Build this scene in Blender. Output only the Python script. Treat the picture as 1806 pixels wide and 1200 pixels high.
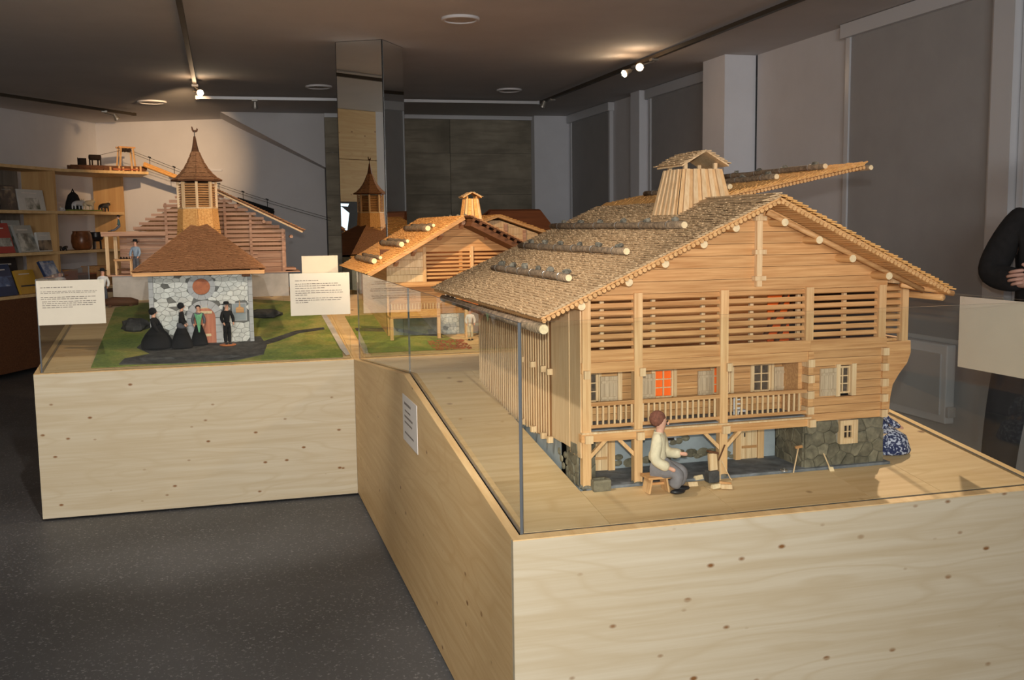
import bpy, math, random
from mathutils import Vector, Matrix
random.seed(7)
for o in list(bpy.data.objects): bpy.data.objects.remove(o)
SC = bpy.context.scene
COL = SC.collection
V = Vector

# ------------------------------------------------------------------ camera, world, lights, exposure
HC = 1.6
YAW, PITCH, ROLL = .27348, .11188, -.01336
fw = V((math.sin(YAW)*math.cos(PITCH), math.cos(YAW)*math.cos(PITCH), -math.sin(PITCH)))
rt0 = V((math.cos(YAW), -math.sin(YAW), 0)); up0 = rt0.cross(fw)
rt = rt0*math.cos(ROLL) + up0*math.sin(ROLL); up = -rt0*math.sin(ROLL) + up0*math.cos(ROLL)
cd = bpy.data.cameras.new('camera'); cam = bpy.data.objects.new('camera', cd); COL.objects.link(cam)
cd.sensor_width = 36; cd.lens = 36*1797/1806; cd.clip_start = .05; cd.clip_end = 100
cam.matrix_world = Matrix(((rt.x, up.x, -fw.x, 0), (rt.y, up.y, -fw.y, 0), (rt.z, up.z, -fw.z, HC), (0, 0, 0, 1)))
SC.camera = cam

W = bpy.data.worlds.new('world'); SC.world = W; W.use_nodes = True
W.node_tree.nodes['Background'].inputs[0].default_value = (.9, .88, .9, 1)
W.node_tree.nodes['Background'].inputs[1].default_value = .02

SC.view_settings.view_transform = 'Standard'; SC.view_settings.look = 'None'
SC.view_settings.exposure = 0.0; SC.view_settings.gamma = 1; SC.view_settings.use_curve_mapping = False

def aim(o, tgt):
    o.rotation_euler = (V(tgt) - o.location).to_track_quat('-Z', 'Y').to_euler()
def spot(name, loc, tgt, watt, col, deg, blend=.5, size=.03):
    l = bpy.data.lights.new(name, 'SPOT'); l.energy = watt; l.color = col; l.spot_size = math.radians(deg); l.spot_blend = blend
    l.shadow_soft_size = size
    o = bpy.data.objects.new(name, l); COL.objects.link(o); o.location = loc; aim(o, tgt); return o
def area(name, loc, tgt, watt, col, sx, sy):
    l = bpy.data.lights.new(name, 'AREA'); l.shape = 'RECTANGLE'; l.size = sx; l.size_y = sy; l.energy = watt; l.color = col
    o = bpy.data.objects.new(name, l); COL.objects.link(o); o.location = loc; aim(o, tgt); return o
WARM = (1, .72, .44)
NEUT = (1, .95, .88)
# the camera's own flash, just above the lens, turned to the far tables
spot('camera_flash', (.0, -.02, HC+.11), (-.2, 6.0, 1.7), 290, NEUT, 120, 1.0, .02)
# neutral fill light added behind the camera, set in a made-up window
area('added_rear_fill', (-.9, -4.40, 2.20), (-.1, 6, 1.2), 270, (1, .97, .94), 3.4, 1.0)
# halogen spots hanging on the ceiling tracks (heads are built further down)
HALO = (1, .92, .82)
spot('halogen_church', (-.2, 3.0, 2.9), (-.2, 6.3, .9), 215, HALO, 62, .5)
spot('halogen_right_house', (3.5, 4.4, 2.9), (2.3, 3.0, .85), 230, WARM, 46, .4)
spot('halogen_mid_house', (3.44, 5.4, 2.9), (1.35, 6.7, 1.3), 300, WARM, 48, .6)
spot('halogen_far_right', (3.44, 8.16, 2.9), (1.3, 6.6, 1.4), 110, WARM, 70, .7)
spot('halogen_left_track', (-.2, 10.45, 2.9), (-.72, 14.5, 2.40), 560, (1, .64, .34), 38, 1.0)
spot('halogen_left_near', (-.2, 4.9, 2.9), (1.15, 6.9, 1.4), 330, WARM, 44, .7)
spot('halogen_left_front', (-.2, 2.5, 2.9), (1.0, 3.4, 1.05), 130, HALO, 44, .8)

# ------------------------------------------------------------------ materials
def lin(c): return tuple(((x/255)/12.92 if x/255 <= .04045 else ((x/255+.055)/1.055)**2.4) for x in c)
MATS = {}
def base(name):
    m = bpy.data.materials.new(name); m.use_nodes = True
    return m, m.node_tree, m.node_tree.nodes['Principled BSDF']
def coords(nt, scale, jitter=True):
    tc = nt.nodes.new('ShaderNodeTexCoord'); mp = nt.nodes.new('ShaderNodeMapping'); mp.inputs['Scale'].default_value = scale
    nt.links.new(tc.outputs['Object'], mp.inputs['Vector'])
    if jitter:
        oi = nt.nodes.new('ShaderNodeObjectInfo'); mu = nt.nodes.new('ShaderNodeMath'); mu.operation = 'MULTIPLY'; mu.inputs[1].default_value = 40
        nt.links.new(oi.outputs['Random'], mu.inputs[0])
        cx = nt.nodes.new('ShaderNodeCombineXYZ')
        for i in range(3): nt.links.new(mu.outputs[0], cx.inputs[i])
        nt.links.new(cx.outputs[0], mp.inputs['Location'])
    return mp.outputs[0]
def ramp(nt, fac, stops):
    r = nt.nodes.new('ShaderNodeValToRGB'); e = r.color_ramp.elements
    while len(e) < len(stops): e.new(.5)
    for el, (p, c) in zip(e, stops): el.position = p; el.color = (*c, 1)
    nt.links.new(fac, r.inputs[0]); return r.outputs[0]
def noise(nt, vec, scale=1, detail=4, rough=.55):
    n = nt.nodes.new('ShaderNodeTexNoise'); n.inputs['Scale'].default_value = scale; n.inputs['Detail'].default_value = detail
    n.inputs['Roughness'].default_value = rough; nt.links.new(vec, n.inputs['Vector']); return n.outputs['Fac']
def mixc(nt, fac, a, b, mode='MIX'):
    m = nt.nodes.new('ShaderNodeMix'); m.data_type = 'RGBA'; m.blend_type = mode
    for sock, val in ((m.inputs[0], fac), (m.inputs[6], a), (m.inputs[7], b)):
        if hasattr(val, 'is_linked'): nt.links.new(val, sock)
        elif isinstance(val, (int, float)): sock.default_value = val
        else: sock.default_value = (*val, 1)
    return m.outputs[2]
def vary(nt, col, amt):
    oi = nt.nodes.new('ShaderNodeObjectInfo'); mr = nt.nodes.new('ShaderNodeMapRange')
    mr.inputs['To Min'].default_value = 1-amt; mr.inputs['To Max'].default_value = 1+amt
    nt.links.new(oi.outputs['Random'], mr.inputs[0])
    h = nt.nodes.new('ShaderNodeHueSaturation'); nt.links.new(mr.outputs[0], h.inputs['Value']); nt.links.new(col, h.inputs['Color']); return h.outputs[0]
def bump(nt, p, fac, strength, dist=.01):
    b = nt.nodes.new('ShaderNodeBump'); b.inputs['Strength'].default_value = strength; b.inputs['Distance'].default_value = dist
    nt.links.new(fac, b.inputs['Height']); nt.links.new(b.outputs[0], p.inputs['Normal'])
def wood(name, light, dark, axis='x', grain=40, stretch=.06, rough=.55, var=.06, knots=0, knotscale=(5, 5, 9), spec=.3):
    m, nt, p = base(name)
    s = {'x': (grain*stretch, grain, grain), 'y': (grain, grain*stretch, grain), 'z': (grain, grain, grain*stretch)}[axis]
    vec = coords(nt, s)
    f = noise(nt, vec, 1, 5, .6)
    col = ramp(nt, f, [(.3, lin(dark)), (.68, lin(light))])
    if knots:
        kv = coords(nt, knotscale)
        vo = nt.nodes.new('ShaderNodeTexVoronoi'); vo.inputs['Scale'].default_value = 1; vo.inputs['Randomness'].default_value = 1
        nt.links.new(kv, vo.inputs['Vector'])
        kf = ramp(nt, vo.outputs['Distance'], [(knots*.45, (1, 1, 1)), (knots, (.0, .0, .0))])
        col = mixc(nt, kf, col, lin((128, 88, 50)))
        wv = coords(nt, (.8, 4, 4.5) if axis == 'x' else (4, .8, 4.5))
        f2 = noise(nt, wv, 1, 2, .45)
        mu = nt.nodes.new('ShaderNodeMath'); mu.operation = 'MULTIPLY'; mu.inputs[1].default_value = 22; nt.links.new(f2, mu.inputs[0])
        pp = nt.nodes.new('ShaderNodeMath'); pp.operation = 'PINGPONG'; pp.inputs[1].default_value = 1; nt.links.new(mu.outputs[0], pp.inputs[0])
        st = ramp(nt, pp.outputs[0], [(.0, (.6, .6, .6)), (.35, (0, 0, 0))])
        col = mixc(nt, st, col, lin(dark))
    if var: col = vary(nt, col, var)
    nt.links.new(col, p.inputs['Base Color']); p.inputs['Roughness'].default_value = rough
    p.inputs['Specular IOR Level'].default_value = spec
    bump(nt, p, f, .08, .002)
    return m
def plain(name, c, rough=.6, metal=0, var=0, n=0, nscale=12, c2=None, spec=.4, bmp=0):
    m, nt, p = base(name)
    p.inputs['Roughness'].default_value = rough; p.inputs['Metallic'].default_value = metal; p.inputs['Specular IOR Level'].default_value = spec
    vec = coords(nt, (nscale,)*3, True)
    f = noise(nt, vec, 1, 5, .6)
    c2 = c2 or tuple(max(0, x*(1-n)) for x in c)
    col = ramp(nt, f, [(.3, lin(c2)), (.7, lin(c))])
    if var: col = vary(nt, col, var)
    nt.links.new(col, p.inputs['Base Color'])
    if bmp: bump(nt, p, f, bmp, .01)
    return m
def emit(name, c, s):
    m, nt, p = base(name)
    p.inputs['Base Color'].default_value = (*c, 1); p.inputs['Emission Color'].default_value = (*c, 1); p.inputs['Emission Strength'].default_value = s
    return m
def glass_mat():
    m = bpy.data.materials.new('pane_glass'); m.use_nodes = True; nt = m.node_tree; nt.nodes.clear()
    out = nt.nodes.new('ShaderNodeOutputMaterial'); mix = nt.nodes.new('ShaderNodeMixShader'); tr = nt.nodes.new('ShaderNodeBsdfTransparent')
    gl = nt.nodes.new('ShaderNodeBsdfGlossy'); fr = nt.nodes.new('ShaderNodeFresnel'); fr.inputs[0].default_value = 1.45
    tr.inputs[0].default_value = (.97, .985, .975, 1); gl.inputs['Roughness'].default_value = 0.0
    geo = nt.nodes.new('ShaderNodeNewGeometry'); inv = nt.nodes.new('ShaderNodeMath'); inv.operation = 'SUBTRACT'; inv.inputs[0].default_value = 1
    nt.links.new(geo.outputs['Backfacing'], inv.inputs[1])
    mu = nt.nodes.new('ShaderNodeMath'); mu.operation = 'MULTIPLY'
    nt.links.new(fr.outputs[0], mu.inputs[0]); nt.links.new(inv.outputs[0], mu.inputs[1])
    nt.links.new(mu.outputs[0], mix.inputs[0]); nt.links.new(tr.outputs[0], mix.inputs[1]); nt.links.new(gl.outputs[0], mix.inputs[2]); nt.links.new(mix.outputs[0], out.inputs[0])
    return m
def floor_mat():
    m, nt, p = base('dark_linoleum')
    v1 = coords(nt, (1.2, 1.2, 1.2), False); f1 = noise(nt, v1, 1, 4)
    v2 = coords(nt, (85,)*3, False); f2 = noise(nt, v2, 1, 2)
    v3 = coords(nt, (60, 9, 60), False); f3 = noise(nt, v3, 1, 3)
    c = ramp(nt, f1, [(.3, lin((72, 72, 73))), (.7, lin((92, 92, 93)))])
    c = mixc(nt, ramp(nt, f2, [(.60, (0, 0, 0)), (.70, (.7, .7, .7))]), c, lin((150, 150, 150)))
    c = mixc(nt, ramp(nt, f3, [(.60, (0, 0, 0)), (.75, (.35, .35, .35))]), c, lin((110, 108, 104)))
    nt.links.new(c, p.inputs['Base Color']); p.inputs['Roughness'].default_value = .55; p.inputs['Specular IOR Level'].default_value = .3
    bump(nt, p, f2, .1, .002)
    return m
def concrete_mat():
    m, nt, p = base('dark_board_concrete')
    f1 = noise(nt, coords(nt, (1.6, 1.6, 1.6)), 1, 6); f2 = noise(nt, coords(nt, (2, 2, 16)), 1, 4)
    c = ramp(nt, f1, [(.3, lin((112, 106, 92))), (.7, lin((164, 156, 138)))])
    c = mixc(nt, ramp(nt, f2, [(.45, (0, 0, 0)), (.6, (.4, .4, .4))]), c, lin((104, 98, 86)))
    nt.links.new(c, p.inputs['Base Color']); p.inputs['Roughness'].default_value = .8; bump(nt, p, f1, .2, .01)
    return m
def grass_mat():
    m, nt, p = base('painted_grass')
    f1 = noise(nt, coords(nt, (5, 5, 5), False), 1, 5); f2 = noise(nt, coords(nt, (60, 60, 60), False), 1, 4)
    c = ramp(nt, f1, [(.3, lin((88, 112, 44))), (.48, lin((124, 140, 58))), (.66, lin((176, 160, 84)))])
    c = mixc(nt, .35, c, ramp(nt, f2, [(.3, lin((40, 60, 20))), (.7, lin((150, 160, 80)))]))
    nt.links.new(c, p.inputs['Base Color']); p.inputs['Roughness'].default_value = .9; bump(nt, p, f2, .6, .006)
    return m
def calico_mat():
    m, nt, p = base('blue_printed_cotton')
    f = noise(nt, coords(nt, (110,)*3), 1, 3)
    c = ramp(nt, f, [(.50, lin((34, 44, 84))), (.56, lin((190, 196, 214)))])
    nt.links.new(c, p.inputs['Base Color']); p.inputs['Roughness'].default_value = .9
    return m
def picture_mat(name, a, b, c_, sc=9):
    m, nt, p = base(name)
    f = noise(nt, coords(nt, (sc,)*3), 1, 4)
    c = ramp(nt, f, [(.36, lin(a)), (.5, lin(b)), (.64, lin(c_))])
    nt.links.new(c, p.inputs['Base Color']); p.inputs['Roughness'].default_value = .35
    return m
G = dict(
  pine_front=wood('pine_panel_across', (198, 187, 163), (183, 167, 137), 'x', 34, .03, .5, .02, .12, (8, 8, 14)),
  pine_side=wood('pine_panel_deep', (218, 188, 138), (202, 166, 114), 'y', 34, .03, .5, .02, .09, (5, 5, 9)),
  pine_top=wood('pine_table_board', (222, 194, 150), (204, 170, 122), 'x', 30, .03, .55, .03, .10, (6, 6, 6)),
  rim=wood('pine_rim', (230, 198, 146), (208, 170, 116), 'y', 26, .05, .5, .04),
  rim_z=wood('pine_upright', (206, 168, 116), (184, 142, 92), 'z', 14, .05, .6, .04),
  h_x=wood('larch_across', (214, 166, 112), (176, 124, 74), 'x', 120, .04, .6, .10),
  h_y=wood('larch_deep', (222, 178, 122), (188, 136, 82), 'y', 120, .04, .6, .08),
  h_z=wood('larch_upright', (226, 188, 138), (200, 152, 100), 'z', 120, .04, .6, .08),
  h_dark=wood('shaded_larch_board', (168, 122, 78), (134, 92, 54), 'z', 120, .04, .7, .08),  # darker larch copy; shade of the gaps is put into its colour
  h_pale=wood('pale_limewood', (228, 200, 158), (204, 166, 120), 'z', 120, .05, .6, .06),
  shingle=wood('weathered_shingle', (212, 184, 144), (166, 132, 94), 'x', 160, .25, .8, .0),
  shingle_new=wood('fresh_shingle', (230, 180, 112), (196, 136, 70), 'x', 140, .25, .7, .0),
  shingle_brown=wood('brown_shingle', (184, 136, 96), (140, 96, 62), 'x', 160, .3, .8, .0),
  bark=plain('grey_brown_bark', (158, 134, 106), .9, n=.45, nscale=60, bmp=.5),
  cut=plain('cut_log_end', (238, 214, 170), .7, n=.12, nscale=80),
  greyboard=wood('grey_stained_board', (138, 130, 120), (112, 104, 94), 'z', 12, .05, .8, .08),
  shutter=wood('grey_weathered_shutter', (200, 178, 148), (172, 148, 118), 'z', 160, .05, .7, .05),
  dimroom=plain('dim_room_behind_glass', (104, 88, 72), .5, n=.5, nscale=60),
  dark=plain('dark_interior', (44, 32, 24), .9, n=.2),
  brown=wood('dark_brown_board', (112, 72, 44), (84, 52, 32), 'x', 60, .06, .7, .06),
  brownred=wood('red_brown_roof_board', (120, 70, 40), (96, 54, 30), 'x', 30, .06, .7, .03),
  rose=wood('rosy_larch_lath', (204, 164, 136), (158, 114, 88), 'x', 90, .04, .7, .16),
  stone=plain('grey_brown_fieldstone', (134, 126, 104), .85, var=.22, n=.35, nscale=40, bmp=.4),
  mortar=plain('lime_mortar', (150, 144, 130), .95, n=.2, nscale=50),
  cstone=plain('pale_church_stone', (220, 220, 216), .8, var=.10, n=.12, nscale=40, bmp=.2),
  cstone_d=plain('dark_church_stone', (120, 118, 114), .8, var=.14, n=.2, nscale=40),
  cmortar=plain('charcoal_mortar', (112, 112, 110), .95),
  dressed=plain('dressed_grey_stone', (186, 186, 188), .75, var=.04, n=.08, nscale=30),
  plaster=plain('blue_grey_plaster', (158, 166, 170), .9, n=.12, nscale=14),
  plaster_w=plain('off_white_plaster', (200, 192, 186), .9, n=.10, nscale=14),
  slate=plain('grey_ground_paint', (138, 142, 146), .85, n=.35, nscale=20, bmp=.3),
  rock=plain('dark_slate_rock', (86, 84, 82), .85, n=.5, nscale=18, bmp=.6),
  lichen=plain('lichen_stone', (140, 134, 118), .9, var=.15, n=.45, nscale=50, bmp=.5),
  wire=plain('steel_wire', (190, 190, 186), .3, .9),
  steel=plain('brushed_track_steel', (150, 146, 138), .4, .6),
  trackdark=plain('bronze_track', (74, 66, 56), .5, .4),
  wall=plain('grey_white_paint', (214, 213, 215), .9, n=.03, nscale=3),
  wall_b=plain('cool_white_paint', (226, 228, 234), .9, n=.03, nscale=3),
  ceil=plain('ceiling_paint', (204, 202, 202), .9, n=.04, nscale=2),
  blind=plain('grey_roller_blind', (166, 165, 165), .85, n=.04, nscale=4),
  alu=plain('white_aluminium', (206, 208, 212), .35, .1),
  black=plain('black_cloth', (26, 26, 28), .95, n=.3, nscale=60),
  blackw=plain('black_wool', (34, 33, 34), .95, n=.3, nscale=30, bmp=.2),
  skin=plain('painted_skin', (222, 168, 142), .6, n=.08, nscale=60),
  skin_r=plain('skin', (208, 164, 146), .55, n=.08, nscale=40),
  hair=plain('brown_hair', (92, 66, 48), .8, n=.3, nscale=60),
  cap=plain('brown_knit_cap', (140, 88, 70), .95, n=.25, nscale=120, bmp=.5),
  shirt=plain('cream_linen', (226, 212, 180), .9, n=.10, nscale=40, bmp=.3),
  trouser=plain('grey_flannel', (136, 132, 134), .95, n=.12, nscale=60),
  shoe=plain('black_leather', (34, 34, 36), .35),
  white=plain('white_linen', (222, 222, 222), .9, n=.06, nscale=30),
  green=plain('mint_shawl', (120, 190, 140), .8, n=.25, nscale=60),
  grey=plain('grey_apron', (104, 104, 110), .9, n=.25, nscale=50),
  blue=plain('pale_blue_smock', (160, 178, 196), .9, n=.12, nscale=50),
  teal=plain('teal_coat', (84, 112, 112), .9, n=.2, nscale=50),
  orange=plain('orange_disc', (206, 124, 70), .6, n=.15, nscale=20),
  terracotta=plain('painted_terracotta', (196, 116, 74), .7, n=.35, nscale=30, c2=(150, 86, 60)),
  pinkdoor=wood('salmon_painted_board', (206, 134, 104), (180, 104, 78), 'z', 60, .06, .6, .05),
  clay=plain('glazed_clay', (142, 86, 50), .3, n=.35, nscale=14),
  paper=plain('cream_card', (216, 208, 190), .7, n=.02),
  paper_w=plain('white_paper', (226, 220, 212), .7, n=.02),
  ink=plain('grey_ink', (120, 112, 104), .8),
  core=plain('dark_seam', (24, 24, 24), .5),
  lamp=emit('lit_halogen_glass', (1, .86, .6), 60),
  screen=emit('television_picture', (.75, .9, 1), 1.4),
  orangelit=plain('orange_paper_lining', (250, 110, 30), .7),
  floor=floor_mat(), concrete=concrete_mat(), grass=grass_mat(), glass=glass_mat(), calico=calico_mat(),
)
def mk(name, col, rough, metal):
    m, nt, p = base(name); p.inputs['Base Color'].default_value = (*col, 1); p.inputs['Roughness'].default_value = rough; p.inputs['Metallic'].default_value = metal; return m
G['mirror'] = mk('mirror_glass', (.80, .83, .82), .0, 1)
G['glass_edge'] = mk('blue_glass_edge', (.10, .11, .118), .2, 0)
G['winglass'] = mk('small_window_glass', (.12, .13, .14), .05, 0)

# ------------------------------------------------------------------ mesh helpers
WL = {}   # world location of each object used as a parent
class MB:
    def __init__(s): s.v = []; s.f = []; s.mi = []; s.cur = 0
    def add(s, vs, fs):
        b = len(s.v); s.v += [V(p) for p in vs]
        for f in fs: s.f.append([b+i for i in f]); s.mi.append(s.cur)
        return s
    def box(s, x0, x1, y0, y1, z0, z1):
        return s.add([(x0,y0,z0),(x1,y0,z0),(x1,y1,z0),(x0,y1,z0),(x0,y0,z1),(x1,y0,z1),(x1,y1,z1),(x0,y1,z1)],
                     [(0,3,2,1),(4,5,6,7),(0,1,5,4),(1,2,6,5),(2,3,7,6),(3,0,4,7)])
    def obox(s, c, ax, ay, az):
        c, ax, ay, az = V(c), V(ax), V(ay), V(az)
        P = [c+sx*ax+sy*ay+sz*az for sz in (-1,1) for sx, sy in ((-1,-1),(1,-1),(1,1),(-1,1))]
        flip = ax.cross(ay).dot(az) < 0
        F = [(0,3,2,1),(4,5,6,7),(0,1,5,4),(1,2,6,5),(2,3,7,6),(3,0,4,7)]
        if flip: F = [tuple(reversed(f)) for f in F]
        return s.add(P, F)
    def bar(s, p0, p1, w, h, upv=(0,0,1)):
        p0, p1 = V(p0), V(p1); d = (p1-p0); L = d.length; d.normalize(); u = V(upv)
        sd = d.cross(u)
        if sd.length < 1e-4: sd = d.cross(V((1,0,0)))
        sd.normalize(); u = sd.cross(d)
        return s.obox((p0+p1)/2, d*L/2, sd*w/2, u*h/2)
    def cyl(s, p0, p1, r0, r1=None, n=10, caps=True):
        r1 = r0 if r1 is None else r1
        p0, p1 = V(p0), V(p1); d = (p1-p0).normalized()
        a = d.cross(V((0,0,1)))
        if a.length < 1e-3: a = d.cross(V((1,0,0)))
        a.normalize(); b = d.cross(a)
        P = []
        for p, r in ((p0, r0), (p1, r1)):
            for i in range(n):
                t = 2*math.pi*i/n; P.append(p + a*math.cos(t)*r + b*math.sin(t)*r)
        F = [(i, (i+1) % n, n+(i+1) % n, n+i) for i in range(n)]
        if caps: F += [tuple(reversed(range(n))), tuple(range(n, 2*n))]
        return s.add(P, F)
    def tube(s, pts, rs, n=8):
        pts = [V(p) for p in pts]
        if not hasattr(rs, '__len__'): rs = [rs]*len(pts)
        P = []; F = []; prev = None
        for k, p in enumerate(pts):
            d = (pts[min(k+1, len(pts)-1)] - pts[max(k-1, 0)]).normalized()
            if prev is None:
                a = d.cross(V((0,0,1)))
                if a.length < 1e-3: a = d.cross(V((1,0,0)))
            else: a = prev - d*prev.dot(d)
            a.normalize(); prev = a; b = d.cross(a)
            for i in range(n):
                t = 2*math.pi*i/n; P.append(p + (a*math.cos(t)+b*math.sin(t))*rs[k])
        for k in range(len(pts)-1):
            for i in range(n): F.append((k*n+i, k*n+(i+1) % n, (k+1)*n+(i+1) % n, (k+1)*n+i))
        F += [tuple(reversed(range(n))), tuple(range((len(pts)-1)*n, len(pts)*n))]
        return s.add(P, F)
    def prism(s, pts, ext):
        pts = [V(p) for p in pts]; e = V(ext); n = len(pts)
        nn = V((0,0,0))
        for i in range(n): nn += pts[i].cross(pts[(i+1) % n])
        if nn.dot(e) > 0: pts = pts[::-1]
        F = [tuple(range(n)), tuple(reversed(range(n, 2*n)))] + [(i, n+i, n+(i+1) % n, (i+1) % n) for i in range(n)]
        return s.add(pts + [p+e for p in pts], F)
    def lathe(s, c, prof, n=16, sx=1, sy=1, rot=0):
        c = V(c); P = []; F = []
        for r, z in prof:
            for i in range(n):
                t = 2*math.pi*i/n + rot; P.append(c + V((math.cos(t)*r*sx, math.sin(t)*r*sy, z)))
        m = len(prof)
        for k in range(m-1):
            for i in range(n): F.append((k*n+i, k*n+(i+1) % n, (k+1)*n+(i+1) % n, (k+1)*n+i))
        F += [tuple(reversed(range(n))), tuple(range((m-1)*n, m*n))]
        return s.add(P, F)
    def ball(s, c, rx, ry=None, rz=None, n=12, m=8, jit=0):
        ry = ry or rx; rz = rz or rx; c = V(c); P = [c+V((0,0,-rz))]; F = []
        for k in range(1, m):
            ph = math.pi*k/m
            for i in range(n):
                t = 2*math.pi*i/n; j = 1+random.uniform(-jit, jit)
                P.append(c + V((math.cos(t)*math.sin(ph)*rx*j, math.sin(t)*math.sin(ph)*ry*j, -math.cos(ph)*rz*j)))
        P.append(c+V((0,0,rz))); T = len(P)-1
        for i in range(n): F.append((0, 1+(i+1) % n, 1+i)); F.append((T, 1+(m-2)*n+i, 1+(m-2)*n+(i+1) % n))
        for k in range(m-2):
            for i in range(n): F.append((1+k*n+i, 1+k*n+(i+1) % n, 1+(k+1)*n+(i+1) % n, 1+(k+1)*n+i))
        return s.add(P, F)
    def build(s, name, mat, parent=None, smooth=False, label=None, bevel=0, origin=None):
        mats = mat if isinstance(mat, (list, tuple)) else [mat]
        lo = V([min(p[i] for p in s.v) for i in range(3)]); hi = V([max(p[i] for p in s.v) for i in range(3)])
        og = V(origin) if origin else V(((lo.x+hi.x)/2, (lo.y+hi.y)/2, lo.z))
        me = bpy.data.meshes.new(name); me.from_pydata([p-og for p in s.v], [], s.f)
        for m in mats: me.materials.append(G[m] if isinstance(m, str) else m)
        for p, i in zip(me.polygons, s.mi): p.material_index = i; p.use_smooth = smooth
        me.update()
        o = bpy.data.objects.new(name, me); COL.objects.link(o)
        put(o, og, parent)
        if bevel:
            b = o.modifiers.new('bevel', 'BEVEL'); b.width = bevel; b.segments = 2; b.limit_method = 'ANGLE'
        if label: o['label'] = label
        return o
def put(o, w, parent):
    WL[o.name] = V(w)
    if parent is not None:
        o.parent = parent; o.location = V(w) - WL[parent.name]
    else: o.location = w
def tag(o, label, cat, group=None):
    o['label'] = label; o['category'] = cat
    if group: o['group'] = group
    return o
def thing(name, label, cat, loc, group=None):
    o = bpy.data.objects.new(name, None); COL.objects.link(o); o.empty_display_size = .05; put(o, V(loc), None)
    return tag(o, label, cat, group)
def struct(mb, name, mat, **k):
    o = mb.build(name, mat, **k); o['kind'] = 'structure'; return o
def bx(name, mat, parent, x0, x1, y0, y1, z0, z1, **k):
    return MB().box(x0, x1, y0, y1, z0, z1).build(name, mat, parent, **k)
def skin(name, joints, edges, mat, parent, sub=2, smooth=True):
    names = list(joints); og = V(joints[names[0]][0])
    me = bpy.data.meshes.new(name); me.from_pydata([V(joints[n][0])-og for n in names], [(names.index(a), names.index(b)) for a, b in edges], [])
    me.materials.append(G[mat] if isinstance(mat, str) else mat)
    o = bpy.data.objects.new(name, me); COL.objects.link(o); put(o, og, parent)
    md = o.modifiers.new('skin', 'SKIN'); md.use_smooth_shade = smooth; md.branch_smoothing = .3
    for i, n in enumerate(names):
        r = joints[n][1]; sv = me.skin_vertices[0].data[i]; sv.radius = r if hasattr(r, '__len__') else (r, r); sv.use_root = (i == 0)
    ss = o.modifiers.new('sub', 'SUBSURF'); ss.levels = sub; ss.render_levels = sub
    return o
def chain(*n): return list(zip(n, n[1:]))
def copy_tree(o, delta, label=None):
    c = o.copy(); COL.objects.link(c); c.location = o.location + V(delta); WL[c.name] = WL[o.name] + V(delta)
    if label: c['label'] = label
    for ch in list(o.children):
        d = ch.copy(); COL.objects.link(d); d.parent = c; WL[d.name] = WL[ch.name] + V(delta)
        for g in list(ch.children):
            e = g.copy(); COL.objects.link(e); e.parent = d
    return c

# ------------------------------------------------------------------ the room
ZC = 3.05
XR = 4.55
struct(MB().box(-6, 5.2, -4.6, 15.6, -.1, 0), 'floor', 'floor')
struct(MB().box(-6, 5.2, -4.6, 15.6, ZC, ZC+.1), 'ceiling', 'ceil')
CORN = V((-1.594, 14.972, 0)); LD = V((-.455, -.8905, 0)); LN = V((.8905, -.455, 0))
e = CORN + LD*7.2
struct(MB().prism([CORN, e, e-LN*.12, CORN-LN*.12], (0, 0, ZC)), 'wall_left', 'wall')
struct(MB().box(-5.1, -4.86, -4.5, e.y+.1, 0, ZC), 'wall_entrance_side', 'wall')
d = V((1, -.4634, 0)).normalized(); e2 = CORN + d*3.4
struct(MB().prism([CORN, e2, e2+V((.05, .12, 0)), CORN+V((.05, .12, 0))], (0, 0, ZC)), 'wall_back_left', 'wall')
# low horizontal joint and upright return on the back wall
struct(MB().box(-4.86, -2.65, -4.62, -4.5, 0, ZC).box(.85, XR+.1, -4.62, -4.5, 0, ZC).box(-2.65, .85, -4.62, -4.5, 0, .75).box(-2.65, .85, -4.62, -4.5, 2.75, ZC), 'wall_front', 'wall')
w4 = struct(MB().box(-2.65, -2.59, -4.6, -4.5, .75, 2.75).box(.79, .85, -4.6, -4.5, .75, 2.75).box(-2.59, .79, -4.6, -4.5, .75, .81).box(-2.59, .79, -4.6, -4.5, 2.69, 2.75).box(-.93, -.87, -4.6, -4.5, .81, 2.69), 'window_4', 'alu')  # made-up window frame, added around the fill light
# right wall with its three window bays and the two piers
wr = MB()
for y0, y1 in ((-4.5, 3.4), (6.80, 8.17), (10.50, 11.62), (13.08, 13.2)): wr.box(XR, XR+.14, y0, y1, 0, ZC)
for y0, y1 in ((3.4, 6.80), (8.17, 10.50), (11.62, 13.08)): wr.box(XR, XR+.14, y0, y1, 0, .86)
struct(wr, 'wall_right', 'wall')
struct(MB().box(4.25, XR, 8.20, 8.62, 0, ZC), 'wall_pier_near', 'wall_b')
struct(MB().box(4.44, XR, 10.55, 10.80, 0, ZC), 'wall_pier_far', 'wall_b')
def window(n, y0, y1, split=None):
    w = struct(MB().box(XR+.02, XR+.10, y0, y0+.06, .86, ZC).box(XR+.02, XR+.10, y1-.06, y1, .86, ZC).box(XR+.02, XR+.10, y0+.06, y1-.06, .86, .92), 'window_%d' % n, 'alu')
    bx('window_pane', 'winglass', w, XR+.08, XR+.095, y0+.05, y1-.05, .9, ZC)
    return w
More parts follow.
